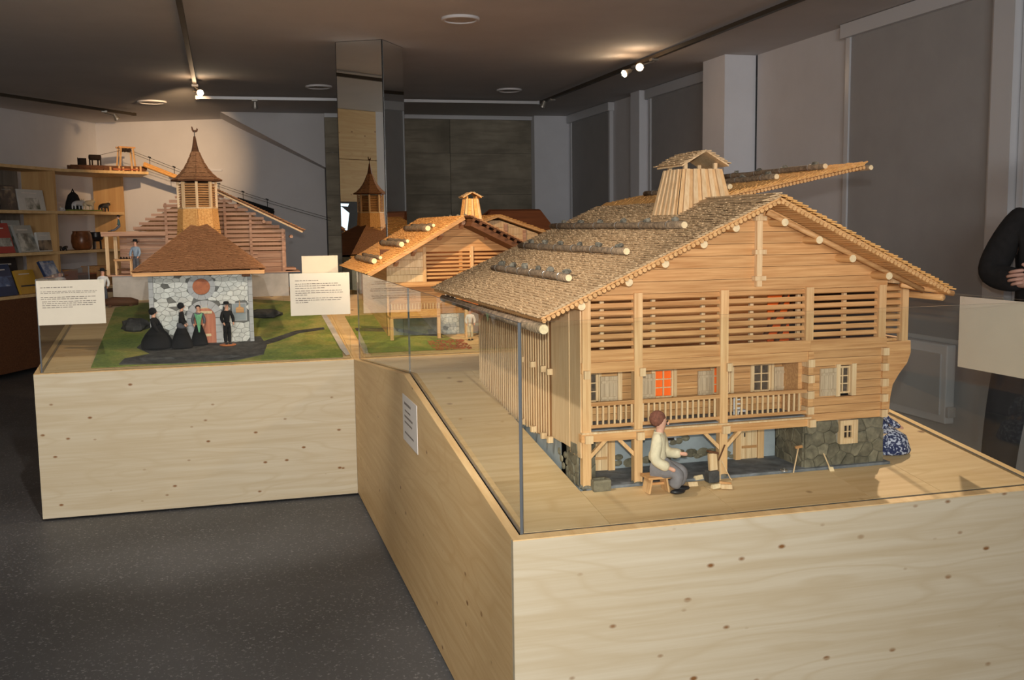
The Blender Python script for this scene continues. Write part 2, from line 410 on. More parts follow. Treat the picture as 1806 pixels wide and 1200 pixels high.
def blind(y0, y1, label, z0=.80):
    t = thing('roller_blind', label, 'blind', (XR-.03, (y0+y1)/2, z0), 'roller blinds on the window wall')
    bx('blind_cloth', 'blind', t, XR-.035, XR-.029, y0+.05, y1-.05, z0, ZC-.10)
    bx('cassette', 'alu', t, XR-.08, XR-.003, y0-.03, y1+.03, ZC-.105, ZC-.005)
    bx('side_rail', 'alu', t, XR-.05, XR-.003, y0, y0+.05, z0, ZC-.10)
    bx('side_rail', 'alu', t, XR-.05, XR-.003, y1-.05, y1, z0, ZC-.10)
    bx('bottom_bar', 'alu', t, XR-.042, XR-.022, y0+.05, y1-.05, z0, z0+.03)
window(1, 3.42, 6.78); window(2, 8.64, 10.48); window(3, 11.64, 13.06)
blind(5.22, 6.78, 'tall grey roller blind on the window nearest the visitor, right of the big chalet')
blind(3.42, 5.02, 'grey roller blind at the right picture edge behind the dark-dressed visitor')
blind(8.66, 10.44, 'grey roller blind between the two white piers, above the chalet chimney')
blind(11.60, 13.06, 'far grey roller blind next to the dark concrete wall')
struct(MB().box(XR-.10, XR, 5.03, 5.20, .2, ZC-.02), 'trim_1', 'alu')
# radiator below the near window
rd = thing('radiator', 'white flat panel radiator under the near window, seen through the glass case', 'radiator', (XR-.08, 5.85, .28))
bx('panel', 'alu', rd, XR-.13, XR-.11, 5.53, 6.20, .34, .74)
bx('frame', 'wall_b', rd, XR-.12, XR-.05, 5.48, 6.25, .285, .80, bevel=.008)
bx('valve', 'alu', rd, XR-.12, XR-.06, 5.45, 5.48, .33, .40, bevel=.006)
# back of the room: board-marked concrete wall built of panels, white end piece
cw = struct(MB().box(1.30, 4.05, 13.36, 13.5, 0, ZC), 'wall_back', 'core')
xs = [1.30, 2.93, 4.05]; zs = [0, .95, 1.50, 2.02, 2.56, 3.0]
for i in range(2):
    for k in range(5): bx('concrete_panel', 'concrete', cw, xs[i]+.003, xs[i+1]-.003, 13.34, 13.37, zs[k]+.0015, zs[k+1]-.0015)
struct(MB().box(1.30, 4.05, 13.31, 13.36, 3.0, ZC), 'trim_2', 'alu')
struct(MB().box(4.05, 4.70, 13.20, 13.5, 0, ZC), 'wall_back_end', 'wall_b')
# underside of the stair in the back left corner
st = struct(MB().prism([(.03, 13.36, ZC), (1.40, 13.36, ZC), (1.40, 13.36, 2.33), (1.385, 13.36, 2.325)], (0, .75, 0)), 'trim_3', 'wall')
struct(MB().box(1.265, 1.42, 13.9, 14.2, 0, 2.34), 'wall_stair_end', 'wall')
bx('soffit_edge', 'alu', st, 1.38, 1.41, 13.355, 13.37, 2.325, ZC)
q0 = CORN + d*.02 - V((.0, .012, 0)); q1 = CORN + d*1.78 - V((0, .012, 0))
struct(MB().bar((q0.x+1.0, q0.y-.47, 2.40), (q1.x, q1.y, 2.38), .012, .02), 'trim_4', 'wall_b')
# wood-clad partition with a screen, left of the picture; the mirror column shows it
pw = struct(MB().box(-2.75, -2.63, 4.85, 7.4, 0, ZC), 'wall_partition', 'pine_side')
for k in range(5): bx('cladding_board', 'pine_side', pw, -2.63, -2.60, 4.85, 7.4, k*.61+.004, k*.61+.606)
struct(MB().box(-2.75, -2.60, 1.5, 4.85, 0, ZC), 'wall_partition_painted', 'wall')
tv = thing('television', 'black television with a pale picture on the wooden wall, seen in the mirror column', 'television', (-2.57, 5.48, 1.54))
bx('housing', 'shoe', tv, -2.60, -2.55, 5.17, 5.85, 1.54, 1.92, bevel=.005)
MB().add([(-2.549, 5.62, 1.57), (-2.549, 5.40, 1.57), (-2.549, 5.36, 1.78), (-2.549, 5.48, 1.86), (-2.549, 5.62, 1.80)], [(0, 1, 2, 3, 4)]).build('screen_picture', 'screen', tv)
MB().add([(-2.549, 5.62, 1.87), (-2.549, 5.38, 1.86), (-2.549, 5.36, 1.895), (-2.549, 5.62, 1.90)], [(0, 1, 2, 3)]).build('screen_picture', 'screen', tv)

# ------------------------------------------------------------------ mirror-clad column
mc = thing('mirror_column', 'tall angular column clad in mirror glass behind the middle chalet', 'column', (1.19, 8.33, 0))
PA, PB, PC = V((.905, 8.26, 0)), V((1.25, 8.07, 0)), V((1.473, 8.41, 0)); PD = PA + (PC-PB)
cen = (PA+PC)/2
MB().prism([cen+(p-cen)*.985 for p in (PA, PB, PC, PD)], (0, 0, ZC-.001)).build('core', 'core', mc)
for a, b in ((PA, PB), (PB, PC), (PC, PD), (PD, PA)):
    t = (b-a).normalized(); n_ = V((t.y, -t.x, 0))
    if n_.dot(a-cen) < 0: n_ = -n_
    a2, b2 = a+t*.009, b-t*.009
    MB().prism([a2, b2, b2-n_*.006, a2-n_*.006], (0, 0, ZC-.004)).build('mirror_panel', 'mirror', mc)

# ------------------------------------------------------------------ ceiling tracks, spots, speakers
def track(label, p0, p1, mat, w=.035, h=.03):
    t = thing('lighting_track', label, 'light track', (V(p0)+V(p1))/2, 'lighting tracks on the ceiling')
    MB().bar(p0, p1, w, h).build('rail', mat, t)
    for p in (p0, p1):
        dd = (V(p1)-V(p0)).normalized()*.02
        MB().bar(V(p)-dd, V(p)+dd, w*1.25, h*1.2).build('end_cap', mat, t)
    return t
zt = ZC-.045
track('dark lighting track running along the window wall', (3.585, -2, zt), (3.585, 11.38, zt), 'trackdark')
track('pale lighting track crossing the ceiling in front of the concrete wall', (-.2, 11.6, zt), (3.57, 11.45, zt), 'alu')
track('bronze lighting track above the church model, ending at a lit spot', (-.2, -2, zt), (-.2, 11.0, zt), 'trackdark')
track('short dark lighting track above the book shelves', (-2.6, 11.0, zt), (-.98, 13.37, zt), 'trackdark')
def spothead(label, loc, dirv, lit, top):
    t = thing('spotlight', label, 'spotlight', (loc[0], loc[1], loc[2]), 'spotlights on the ceiling tracks')
    L = V(loc); dv = V(dirv).normalized()
    MB().box(top[0]-.03, top[0]+.03, top[1]-.03, top[1]+.03, ZC-.075, ZC-.055).build('adapter', 'steel', t)
    MB().tube([(top[0], top[1], ZC-.07), (top[0], top[1], L.z+.05), L-dv*.02], .006, 6).build('arm', 'steel', t)
    MB().cyl(L-dv*.045, L+dv*.015, .020, .030, 14).cyl(L+dv*.015, L+dv*.03, .034, .034, 14).build('head', 'steel', t, smooth=False)
    if lit:      # stray light of the open-backed halogen bulb
        pl_ = bpy.data.lights.new('halogen_bulb', 'POINT'); pl_.energy = 1.3; pl_.color = (1, .62, .34); pl_.shadow_soft_size = .02
        po = bpy.data.objects.new('halogen_bulb', pl_); COL.objects.link(po); po.location = L+V((-.05, -.06, -.02))
        MB().cyl(L+dv*.028, L+dv*.034, .029, .029, 14).build('lens', 'lamp', t)
    else: MB().cyl(L+dv*.028, L+dv*.032, .029, .029, 14).build('lens', 'winglass', t)
spothead('lit spotlight at the end of the track above the church', (-.154, 10.45, 2.92), (.05, -.9, -.45), True, (-.2, 10.5))
spothead('brighter of the two lit spotlights on the right track', (3.44, 8.16, 2.92), (-.4, -.8, -.42), True, (3.585, 8.2))
spothead('smaller lit spotlight turned sideways beside the brighter one on the right track', (3.463, 8.51, 2.92), (-.85, -.25, -.4), True, (3.585, 8.6))
spothead('unlit spotlight at the far end of the right track', (3.46, 10.93, 2.92), (-.3, .2, -.9), False, (3.585, 11.0))
spothead('unlit spotlight on the pale cross track over the stair', (.389, 11.5, 2.92), (0, .25, -.9), False, (.389, 11.58))
spothead('unlit spotlight on the short track above the shelves', (-1.143, 12.92, 2.92), (.45, .1, -.8), False, (-1.27, 12.95))
def speaker(label, x, y, r):
    t = thing('ceiling_speaker', label, 'speaker', (x, y, ZC-.02), 'round speakers in the ceiling')
    MB().lathe((x, y, ZC-.018), [(r, .018), (r, .006), (r*.96, 0), (r*.84, 0), (r*.82, .006), (r*.82, .018)], 32).build('rim', 'wall', t)
    MB().lathe((x, y, ZC-.012), [(r*.81, .01), (r*.81, .002), (r*.4, 0), (.002, 0)], 32).build('grille', 'plaster_w', t)
speaker('nearest round speaker grille, in the middle of the ceiling', 1.665, 7.163, .135)
speaker('round speaker grille left of the mirror column', 1.01, 10.82, .135)
speaker('round speaker grille above the church, left of the lit spot', -.71, 12.41, .16)
speaker('round speaker grille right of the mirror column', 3.017, 10.735, .135)

# ------------------------------------------------------------------ plinths
S = .129
def gz(x, y):                       # height of the display ground
    if x > .713 and y < 6.0:
        return .76 + S*(y-2.558) if y < 4.255 else .979 - (y-4.255)*(.979-.826)/(6.01-4.255)
    return .826 + S*(min(y, 8.4)-6.01)
p1 = thing('display_plinth', 'pine plinth with sloping top under the big chalet in the foreground', 'plinth', (1.6, 4.2, 0), 'pine display plinths')
PX0, PX1, PY0, PYR, PY1 = .713, 2.480, 2.558, 4.255, 6.005
def sideprof(x): return [(x, PY0+.0203, .02), (x, PY1, .02), (x, PY1, .823), (x, PYR, .9755), (x, PY0+.0203, .7593)]
MB().prism(sideprof(PX0), (.02, 0, 0)).build('side_panel', 'pine_side', p1)
MB().prism(sideprof(PX1-.02), (.02, 0, 0)).build('side_panel', 'pine_side', p1)
bx('front_panel', 'pine_front', p1, PX0, PX1, PY0, PY0+.02, .02, .7568)
bx('foot', 'core', p1, PX0+.03, PX1-.03, PY0+.04, PY1-.03, 0, .022)
def slab(name, mat, par, x0, x1, y0, y1, th=.02, lift=0):
    ys = [y0, y1]
    for brk in ((PYR,) if x0 >= PX0-.01 and y0 < 6 else ()):
        if y0 < brk < y1: ys = [y0, brk, y1]
    m = MB()
    xm = (x0+x1)/2
    for a, b in zip(ys, ys[1:]):
        za, zb = gz(xm, a+1e-4)+lift, gz(xm, b-1e-4)+lift
        m.prism([(x0, a, za-th), (x0, b, zb-th), (x0, b, zb), (x0, a, za)], (x1-x0, 0, 0))
    return m.build(name, mat, par)
slab('rim', 'rim', p1, PX0, PX0+.026, PY0, PY1, .003)
slab('rim', 'rim', p1, PX1-.026, PX1, PY0, PY1, .003)
slab('rim', 'rim', p1, PX0+.026, PX1-.026, PY0, PY0+.030, .003)
xb = [PX0+.042, 1.010, 1.40, 1.86, 2.106, PX1-.042]
for a, b in zip(xb, xb[1:]):
    if 1.0 < a < 2.1:          # boards stop at the chalet
        slab('table_board', 'pine_top', p1, a+.0007, b-.0007, PY0+.046, 2.853, .018, -.002); slab('table_board', 'pine_top', p1, a+.0007, b-.0007, 4.124, PY1, .018, -.002)
    else: slab('table_board', 'pine_top', p1, a+.0007, b-.0007, PY0+.046, PY1, .018, -.002)
p2 = thing('display_plinth', 'pine plinth with knotty front carrying the church model', 'plinth', (-.15, 7.2, 0), 'pine display plinths')
QX0, QX1, QY0, QY1 = -1.030, .7125, 6.012, 8.4
def ramp_plinth(par, x0, x1, boards, QY1=8.4):
    for x in (x0, x1-.02):
        MB().prism([(x, QY0+.0203, .015), (x, QY1, .015), (x, QY1, gz(0, QY1)-.0035), (x, QY0+.0203, .8251)], (.02, 0, 0)).build('side_panel', 'pine_side', par)
    bx('front_panel', 'pine_front', par, x0, x1, QY0, QY0+.02, .015, .8228)
    bx('back_panel', 'pine_front', par, x0+.02, x1-.02, QY1-.02, QY1, .015, gz(0, QY1)-.021)
    bx('foot', 'core', par, x0+.04, x1-.04, QY0+.05, QY1-.04, 0, .016)
    for a, b, n_ in ((x0, x0+.028, 'rim'), (x1-.012, x1, 'rim')): slabq(n_, 'rim', par, a, b, QY0, QY1, .003)
    slabq('rim', 'rim', par, x0+.028, x1-.012, QY0, QY0+.03, .003)
    for a, b in zip(boards, boards[1:]): slabq('table_board', 'pine_top', par, a+.0007, b-.0007, QY0+.044, QY1, .018, -.002)
def slabq(name, mat, par, x0, x1, y0, y1, th=.02, lift=0):
    za, zb = gz(0, y0)+lift, gz(0, y1)+lift
    return MB().prism([(x0, y0, za-th), (x0, y1, zb-th), (x0, y1, zb), (x0, y0, za)], (x1-x0, 0, 0)).build(name, mat, par)
ramp_plinth(p2, QX0, QX1, [QX0+.042, -.62, -.1, .42, QX1-.014])
p3 = thing('display_plinth', 'pine plinth under the middle chalet behind the foreground plinth', 'plinth', (1.6, 7.2, 0), 'pine display plinths')
ramp_plinth(p3, QX1+.002, PX1, [QX1+.016, 1.2, 1.7, 2.1, PX1-.042], 8.0)

# ------------------------------------------------------------------ glass of the show cases
GT = 1.343
def pane(label, x0, x1, y0, y1, bot):
    """upright sheet; bot = list of (position along it, height)"""
    alongx = (x1-x0) > (y1-y0)
    if alongx: prof = [(a, y0, z) for a, z in bot] + [(bot[-1][0], y0, GT), (bot[0][0], y0, GT)]; ext = (0, y1-y0, 0)
    else: prof = [(x0, a, z) for a, z in bot] + [(x0, bot[-1][0], GT), (x0, bot[0][0], GT)]; ext = (x1-x0, 0, 0)
    m = MB(); m.prism(prof, ext)
    for i in range(2, len(m.f)): m.mi[i] = 1
    o = m.build('glass_pane', ['glass', 'glass_edge'], None)
    return tag(o, label, 'glass pane', 'glass panes of the show cases')
y = 2.588
pane('front glass pane of the foreground case before the big chalet', .752, 2.442, y, y+.008, [(.752, gz(1, y)+.001), (2.442, gz(1, y)+.001)])
pane('near left glass pane of the foreground case, beside the boarded chalet wall', .742, .750, 2.588, 4.286, [(2.588, gz(1, 2.588)+.001), (4.255, .981), (4.286, gz(1, 4.286)+.002)])
pane('far left glass pane of the foreground case, reflecting the printed card', .742, .750, 4.287, 5.995, [(4.287, gz(1, 4.287)+.002), (5.995, gz(1, 5.99)+.002)])
pane('right glass pane of the foreground case carrying a blank card', 2.444, 2.452, 2.588, 5.995, [(2.588, gz(1, 2.588)+.001), (4.255, .981), (5.995, gz(1, 5.99)+.002)])
pane('front glass pane before the church model', -.984, .699, 6.032, 6.040, [(-.984, gz(0, 6.032)+.002), (.699, gz(0, 6.032)+.002)])
pane('left side glass pane of the church case', -.994, -.986, 6.032, 8.30, [(6.032, gz(0, 6.032)+.002), (8.30, gz(0, 8.30)+.002)])
pane('front glass pane before the middle chalet', .756, 2.44, 6.032, 6.040, [(.756, gz(0, 6.04)+.002), (2.44, gz(0, 6.04)+.002)])

# ------------------------------------------------------------------ printed cards
def words(m, o, u, w, n, x0, x1, yy, h):
    """one line of small print: dark word strokes between x0 and x1"""
    x = x0
    while x < x1:
        L = random.uniform(.006, .026)
        if x+L > x1: break
        m.obox(V(o)+V(u)*(x+L/2)+V(w)*yy+V(n)*.0008, V(u)*L/2, V(n)*.0004, V(w)*h/2)
        x += L+.0045
def card(name, label, o, u, w, n, W_, H_, lines, mat='paper', cat='card', tape=True, ink=True, h=.0032):
    t = thing(name, label, cat, V(o))
    MB().obox(V(o)+V(u)*W_/2+V(w)*H_/2, V(u)*W_/2, V(n)*.0012, V(w)*H_/2).build('sheet', mat, t)
    if lines:
        m = MB()
        for yy, a, b, k in lines: words(m, V(o)+V(n)*.0012, u, w, n, a, b, yy, h*k)
        m.build('printed_text', 'ink', t)['kind'] = 'stuff'
    if tape:
        for a in (.012, W_-.022): MB().obox(V(o)+V(u)*(a+.005)+V(w)*(H_-.008)+V(n)*.0016, V(u)*.006, V(n)*.0005, V(w)*.012).build('tape', 'glass', t)
    return t
X_, Y_, Z_ = V((1, 0, 0)), V((0, 1, 0)), V((0, 0, 1))
card('info_card', 'cream printed card on the glass at the left corner of the church case', (-.990, 6.029, 1.092), X_, Z_, -Y_, .345, .243,
     [(.205, .02, .19, 1.1), (.183, .02, .31, .8), (.175, .02, .30, .8), (.152, .02, .31, 1), (.142, .02, .27, 1), (.128, .025, .31, 1), (.118, .025, .31, 1), (.107, .025, .31, 1), (.096, .025, .19, 1)])
card('info_card', 'cream printed card on the glass right of the church model', (.359, 6.029, 1.095), X_, Z_, -Y_, .344, .245,
     [(.203, .03, .17, 1.1), (.184, .03, .30, 1), (.172, .03, .30, 1), (.159, .03, .20, 1), (.143, .03, .31, 1), (.131, .03, .31, 1), (.119, .03, .11, 1), (.100, .03, .295, 1), (.088, .03, .295, 1), (.076, .03, .11, 1)])
card('info_card', 'blank cream card on the right glass pane next to the visitor', (2.441, 2.962, 1.092), -Y_, Z_, -X_, .345, .245, None)
card('notice_sheet', 'small white notice with short lines on the side of the foreground plinth', (.7105, 4.280, .695), -Y_, Z_, -X_, .333, .198,
     [(.165, .05, .21, 3.2), (.135, .06, .20, 2), (.110, .05, .25, 2.6), (.085, .05, .23, 2.2), (.040, .05, .27, 2.2)], 'paper_w', 'notice', False)
cs_ = card('info_card', 'back of a cream card standing between the barn and the middle chalet', (.54, 7.55, 1.20), X_, Z_, -Y_, .26, .20, None)
bx('stand_leg', 'h_z', cs_, .548, .566, 7.552, 7.566, gz(.55, 7.55)-.004, 1.40); bx('stand_leg', 'h_z', cs_, .76, .778, 7.552, 7.566, gz(.5, 7.55)-.004, 1.40)

# ------------------------------------------------------------------ roofs
def lerp(a, b, t): return a + (b-a)*t
def shingles(par, mat, e0, e1, r0, r1, pitch, width, th=.0035, over=1.7, jit=.25, lift=.004, name='shingles'):
    """overlapping shakes on the quad eave e0-e1 / ridge r0-r1 (e0,r0 at one end)"""
    e0, e1, r0, r1 = map(V, (e0, e1, r0, r1))
    sl = ((r0+r1)-(e0+e1)).length/2; rows = max(2, int(sl/pitch)); m = MB()
    nrm = (e1-e0).cross((r0+r1)/2-(e0+e1)/2).normalized()
    if nrm.z < 0: nrm = -nrm
    for k in range(rows):
        a, b = lerp(e0, r0, k/rows), lerp(e1, r1, k/rows); a2, b2 = lerp(e0, r0, min(1, (k+over)/rows)), lerp(e1, r1, min(1, (k+over)/rows))
        L = (b-a).length; n = max(1, int(L/width)); off = random.uniform(0, .5)
        ts = [0] + [min(1, max(0, (i+off+random.uniform(-jit, jit))/n)) for i in range(n)] + [1]
        ts = sorted(set(ts))
        for t0, t1 in zip(ts, ts[1:]):
            if t1-t0 < .15/n: continue
            dn = random.uniform(-.12, .12)*(a2-a); h = lift + random.uniform(0, th*.7)
            lo = [lerp(a, b, t0+.03/n)+dn+nrm*(h+th), lerp(a, b, t1-.03/n)+dn+nrm*(h+th)]
            hi = [lerp(a2, b2, t0+.03/n)+nrm*(lift*.2), lerp(a2, b2, t1-.03/n)+nrm*(lift*.2)]
            P = [lo[0]-nrm*th, lo[1]-nrm*th, hi[1]-nrm*th, hi[0]-nrm*th, lo[0], lo[1], hi[1], hi[0]]
            F = [(0,3,2,1),(4,5,6,7),(0,1,5,4),(1,2,6,5),(3,0,4,7)]
            if (P[1]-P[0]).cross(P[3]-P[0]).dot(nrm) < 0: F = [tuple(reversed(f)) for f in F]
            m.add(P, F)
    o = m.build(name, mat, par); o['kind'] = 'stuff'; return o
def weigh_log(par, x, z, y0, y1, r, nrm, nst, stones=True, ends=True):
    """bark-covered log lying along y on the roof, with wires and weighing stones wedged behind it"""
    nrm = V(nrm).normalized(); c0 = V((x, y0, z)) + nrm*(r+.004); c1 = V((x, y1, z)) + nrm*(r+.004)
    n = 7; pts = [lerp(c0, c1, i/n)+V((0, 0, random.uniform(-.0015, .0015))) for i in range(n+1)]
    lg = MB().tube(pts, [r*random.uniform(.88, 1.05) for _ in pts], 9).build('roof_log', 'bark', par, smooth=True)
    if ends: MB().cyl(c0-V((0, .003, 0)), c0+V((0, .004, 0)), r*.86, r*.86, 10).build('sawn_end', 'cut', lg)
    tang = V((nrm.z, 0, -nrm.x))
    if tang.z < 0: tang = -tang
    for i in range(nst):
        t = (i+.5)/nst; c = lerp(c0, c1, t)
        m = MB()
        for k in range(10):
            a0, a1 = 2*math.pi*k/10, 2*math.pi*(k+1)/10
            p = lambda a: c + (nrm*math.cos(a)+tang*math.sin(a))*(r*1.1)
            m.cyl(p(a0), p(a1), .0011, n=4, caps=False)
        m.build('binding_wire', 'wire', lg)
        if stones:
            s0 = c + tang*(r*1.9) + V((0, random.uniform(-.01, .01), 0))
            MB().ball(s0+nrm*.006, random.uniform(.009, .014), random.uniform(.014, .024), random.uniform(.009, .014), 8, 5, .3).build('weighing_stone', 'lichen', par)
def poly_board(name, mat, par, pts_xz, y0, th, **k):
    return MB().prism([(x, y0, z) for x, z in pts_xz], (0, th, 0)).build(name, mat, par, **k)
def window_small(par, x0, x1, z0, z1, yf, cols=2, rows=3, lining='dark', fw=.006, lit=None, frame='h_pale'):
    w = MB().box(x0-fw, x0, yf-.004, yf+.008, z0-fw, z1+fw).box(x1, x1+fw, yf-.004, yf+.008, z0-fw, z1+fw).box(x0, x1, yf-.004, yf+.008, z1, z1+fw).box(x0, x1, yf-.005, yf+.008, z0-fw, z0).build('window', frame, par)
    bx('lining', lining, w, x0, x1, yf+.004, yf+.007, z0, z1)
    for i in range(1, cols): xx = lerp(x0, x1, i/cols); bx('glazing_bar', frame, w, xx-.002, xx+.002, yf-.003, yf+.002, z0, z1)
    for k in range(1, rows): zz = lerp(z0, z1, k/rows); bx('glazing_bar', frame, w, x0, x1, yf-.0025, yf+.0015, zz-.0016, zz+.0016)
    return w
def shutter(par, x0, x1, z0, z1, yf, n=4):
    s = bx('shutter', 'shutter', par, x0, x1, yf-.003, yf, z0, z1)
    for i in range(n): bx('shutter_board', 'shutter', s, lerp(x0, x1, i/n)+.0004, lerp(x0, x1, (i+1)/n)-.0004, yf-.006, yf-.003, z0, z1)
    for t in (.2, .8): zz = lerp(z0, z1, t); bx('shutter_batten', 'shutter', s, x0+.003, x1-.003, yf-.010, yf-.006, zz-.004, zz+.004)

def clip(poly, nx, nz, d):
    """keep the part of a 2-D polygon with nx*x+nz*z <= d"""
    out = []
    for i, p in enumerate(poly):
        q = poly[(i+1) % len(poly)]; fp = nx*p[0]+nz*p[1]-d; fq = nx*q[0]+nz*q[1]-d
        if fp <= 0: out.append(p)
        if fp*fq < 0: t = fp/(fp-fq); out.append((p[0]+(q[0]-p[0])*t, p[1]+(q[1]-p[1])*t))
    return out
def stones_wall(par, x0, x1, z0, z1, y, rowh, mat, dark=None, pdark=.12, gap=.0022, proud=.006, skip=None, wmin=1.0, wmax=2.4, axis='x', name='stone'):
    """rubble masonry: every stone an irregular polygon object with a joint around it"""
    asp = (wmin+wmax)/2; nr = max(1, round((z1-z0)/rowh)); rh = (z1-z0)/nr; nc = max(1, round((x1-x0)/(rowh*asp))); cw_ = (x1-x0)/nc
    sites = []
    for r_ in range(nr):
        off = .5*(r_ % 2)
        for c in range(-1, nc+2): sites.append((x0+(c+off+random.uniform(-.36, .36))*cw_, z0+(r_+.5+random.uniform(-.34, .34))*rh))
    k = 1/asp
    for i, (sx, sz) in enumerate(sites):
        poly = [(x0, z0), (x1, z0), (x1, z1), (x0, z1)]
        for j, (tx, tz) in enumerate(sites):
            if i == j or abs(tx-sx) > 3.2*cw_ or abs(tz-sz) > 3.2*rh: continue
            ax_, az_ = (tx-sx)*k*k, tz-sz; mx_, mz_ = (sx+tx)/2, (sz+tz)/2; L_ = math.hypot(ax_, az_)
            if L_ < 1e-9: continue
            poly = clip(poly, ax_/L_, az_/L_, (ax_*mx_+az_*mz_)/L_-gap/2)
            if len(poly) < 3: break
        if len(poly) < 3: continue
        cx_ = sum(p[0] for p in poly)/len(poly); cz_ = sum(p[1] for p in poly)/len(poly)
        if skip and skip(cx_, cz_): continue
        ar = abs(sum(poly[q][0]*poly[(q+1) % len(poly)][1]-poly[(q+1) % len(poly)][0]*poly[q][1] for q in range(len(poly))))/2
        if ar < rh*rh*.08: continue
        pr = proud*random.uniform(.6, 1.3)
        inner = [(cx_+(p[0]-cx_)*.88, cz_+(p[1]-cz_)*.86) for p in poly]; n = len(poly); m = MB()
        pt = (lambda p, o_: (p[0], y-o_, p[1])) if axis == 'x' else (lambda p, o_: (y-o_, p[0], p[1]))
        P = [pt(p, -.002) for p in poly]+[pt(p, pr*.7) for p in poly]+[pt(p, pr) for p in inner]
        F = [(q, (q+1) % n, n+(q+1) % n, n+q) for q in range(n)]+[(n+q, n+(q+1) % n, 2*n+(q+1) % n, 2*n+q) for q in range(n)]+[tuple(range(2*n, 3*n))]
        if axis != 'x': F = [tuple(reversed(f)) for f in F]
        m.add(P, F).build(name, dark if dark and random.random() < pdark else mat, par)

# ------------------------------------------------------------------ the big chalet in the foreground
YF, HX0, HX1 = 2.868, 1.023, 2.083
RX, RZ = 1.625, 1.676
EL = (.865, 1.338); ER = (2.240, 1.380); VY0, VY1 = 2.768, 4.32
H = thing('model_chalet', 'large wooden chalet model with slatted gable, balcony and shingled roof in the foreground', 'model house', (1.55, YF, .80), 'wooden house models')
zl = lambda x: EL[1] + (RZ-EL[1])*(x-EL[0])/(RX-EL[0])
zr = lambda x: RZ + (ER[1]-RZ)*(x-RX)/(ER[0]-RX)
roofz = lambda x: zl(x) if x < RX else zr(x)
invl = lambda z: EL[0] + (z-EL[1])*(RX-EL[0])/(RZ-EL[1])
invr = lambda z: RX + (z-RZ)*(ER[0]-RX)/(ER[1]-RZ)
# body: core box keeps the inside dark, side and back walls
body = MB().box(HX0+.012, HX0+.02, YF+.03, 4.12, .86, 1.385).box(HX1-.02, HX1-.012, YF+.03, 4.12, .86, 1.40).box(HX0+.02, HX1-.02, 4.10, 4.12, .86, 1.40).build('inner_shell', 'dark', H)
bx('attic_floor', 'h_x', H, HX0+.021, HX1-.021, YF+.02, 4.09, 1.150, 1.165)
bx('attic_back_wall', 'h_x', H, HX0+.021, HX1-.021, 3.45, 3.46, 1.166, 1.42)
# gable boards above the slats
z = 1.388; bh = .0365; k = 0
while z < RZ-.05:
    z1 = min(z+bh, RZ-.035)
    xa0, xa1 = max(HX0, invl(z+.022)), max(HX0, invl(z1+.022)); xb0, xb1 = min(HX1, invr(z+.022)), min(HX1, invr(z1+.022))
    pts = [(xa0, z+.0006), (xb0, z+.0006), (xb1, z1-.0006), (xa1, z1-.0006)]
    poly_board('gable_board', 'h_x', H, pts, YF+.004+(k % 2)*.0012, .014); z = z1; k += 1
MB().box(HX0+.01, HX1-.01, YF+.02, YF+.03, 1.386, 1.42).build('tie_beam', 'h_x', H)
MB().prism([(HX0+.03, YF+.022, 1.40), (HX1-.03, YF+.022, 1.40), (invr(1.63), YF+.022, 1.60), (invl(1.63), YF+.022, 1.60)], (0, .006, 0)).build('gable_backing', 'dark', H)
# king post with wedge blocks
bx('king_post', 'h_pale', H, 1.597, 1.616, YF-.012, YF+.004, 1.40, 1.628)
for zz in (1.612, 1.508, 1.426): bx('wedge_block', 'h_pale', H, 1.588, 1.626, YF-.020, YF+.003, zz-.007, zz+.007)
# purlin ends and barge pole
for x, zz in ((.995, 1.391), (1.143, 1.452), (1.259, 1.506), (1.384, 1.557), (1.490, 1.600), (1.655, 1.603), (1.776, 1.547), (1.896, 1.487), (2.030, 1.429)):
    zc = min(zz-.004, roofz(x)-.032)
    p = MB().cyl((x, VY0+.024, zc), (x, YF+.05, zc), .0125, n=12).build('purlin', 'h_y', H, smooth=False)
    MB().cyl((x, VY0+.0225, zc), (x, VY0+.025, zc), .0118, n=12).build('sawn_end', 'cut', p)
MB().cyl((1.600, VY0+.035, 1.630), (2.165, VY0+.035, 1.376), .0085, n=10).build('barge_pole', 'h_x', H, smooth=True)
# posts
posts = [HX0+.012, 1.203, 1.492, 1.792, 2.060]
for i, x in enumerate(posts):
    z0 = .805 if i < 3 else 1.222
    bx('post', 'h_z', H, x-.0135, x+.0135, YF-.006, YF+.02, z0, 1.392)
# attic slats, seven to each bay, plus the right return
def slats(xa, xb, y, n=7, za=1.224, zb=1.388, ax='x'):
    pt = (zb-za)/n
    for i in range(n):
        zz = za + pt*(i+.5)+.002
        if ax == 'x': MB().obox(((xa+xb)/2, y, zz), ((xb-xa)/2, 0, 0), (0, .0030, -.0016), (0, .0030, .0064)).build('slat', 'h_x', H)
        else: MB().obox((y, (xa+xb)/2, zz), (0, (xb-xa)/2, 0), (.0035, 0, -.002), (.003, 0, .0078)).build('slat', 'h_y', H)
for a, b in zip(posts, posts[1:]): slats(a+.0135, b-.0135, YF+.008)
slats(2.073, 2.136, YF+.010)
bx('post', 'h_z', H, 2.136, 2.160, YF-.004, YF+.02, 1.205, 1.392)
for i in range(6):   # studs behind the slats
    x = 1.10+.17*i; bx('stud', 'h_pale', H, x, x+.012, YF+.05, YF+.062, 1.17, 1.40)
# floor beams under the slats
bx('sill_board', 'h_x', H, HX0, 1.80, YF+.000, YF+.02, 1.186, 1.222)
bx('floor_beam', 'h_x', H, HX0-.004, 1.80, YF-.004, YF+.02, 1.153, 1.1855)
bx('sill_board', 'h_x', H, 1.8005, HX1, YF+.000, YF+.02, 1.186, 1.222)
for x in (1.032, 1.212, 1.505): bx('beam_end', 'h_pale', H, x-.008, x+.010, YF-.018, YF-.004, 1.138, 1.163)
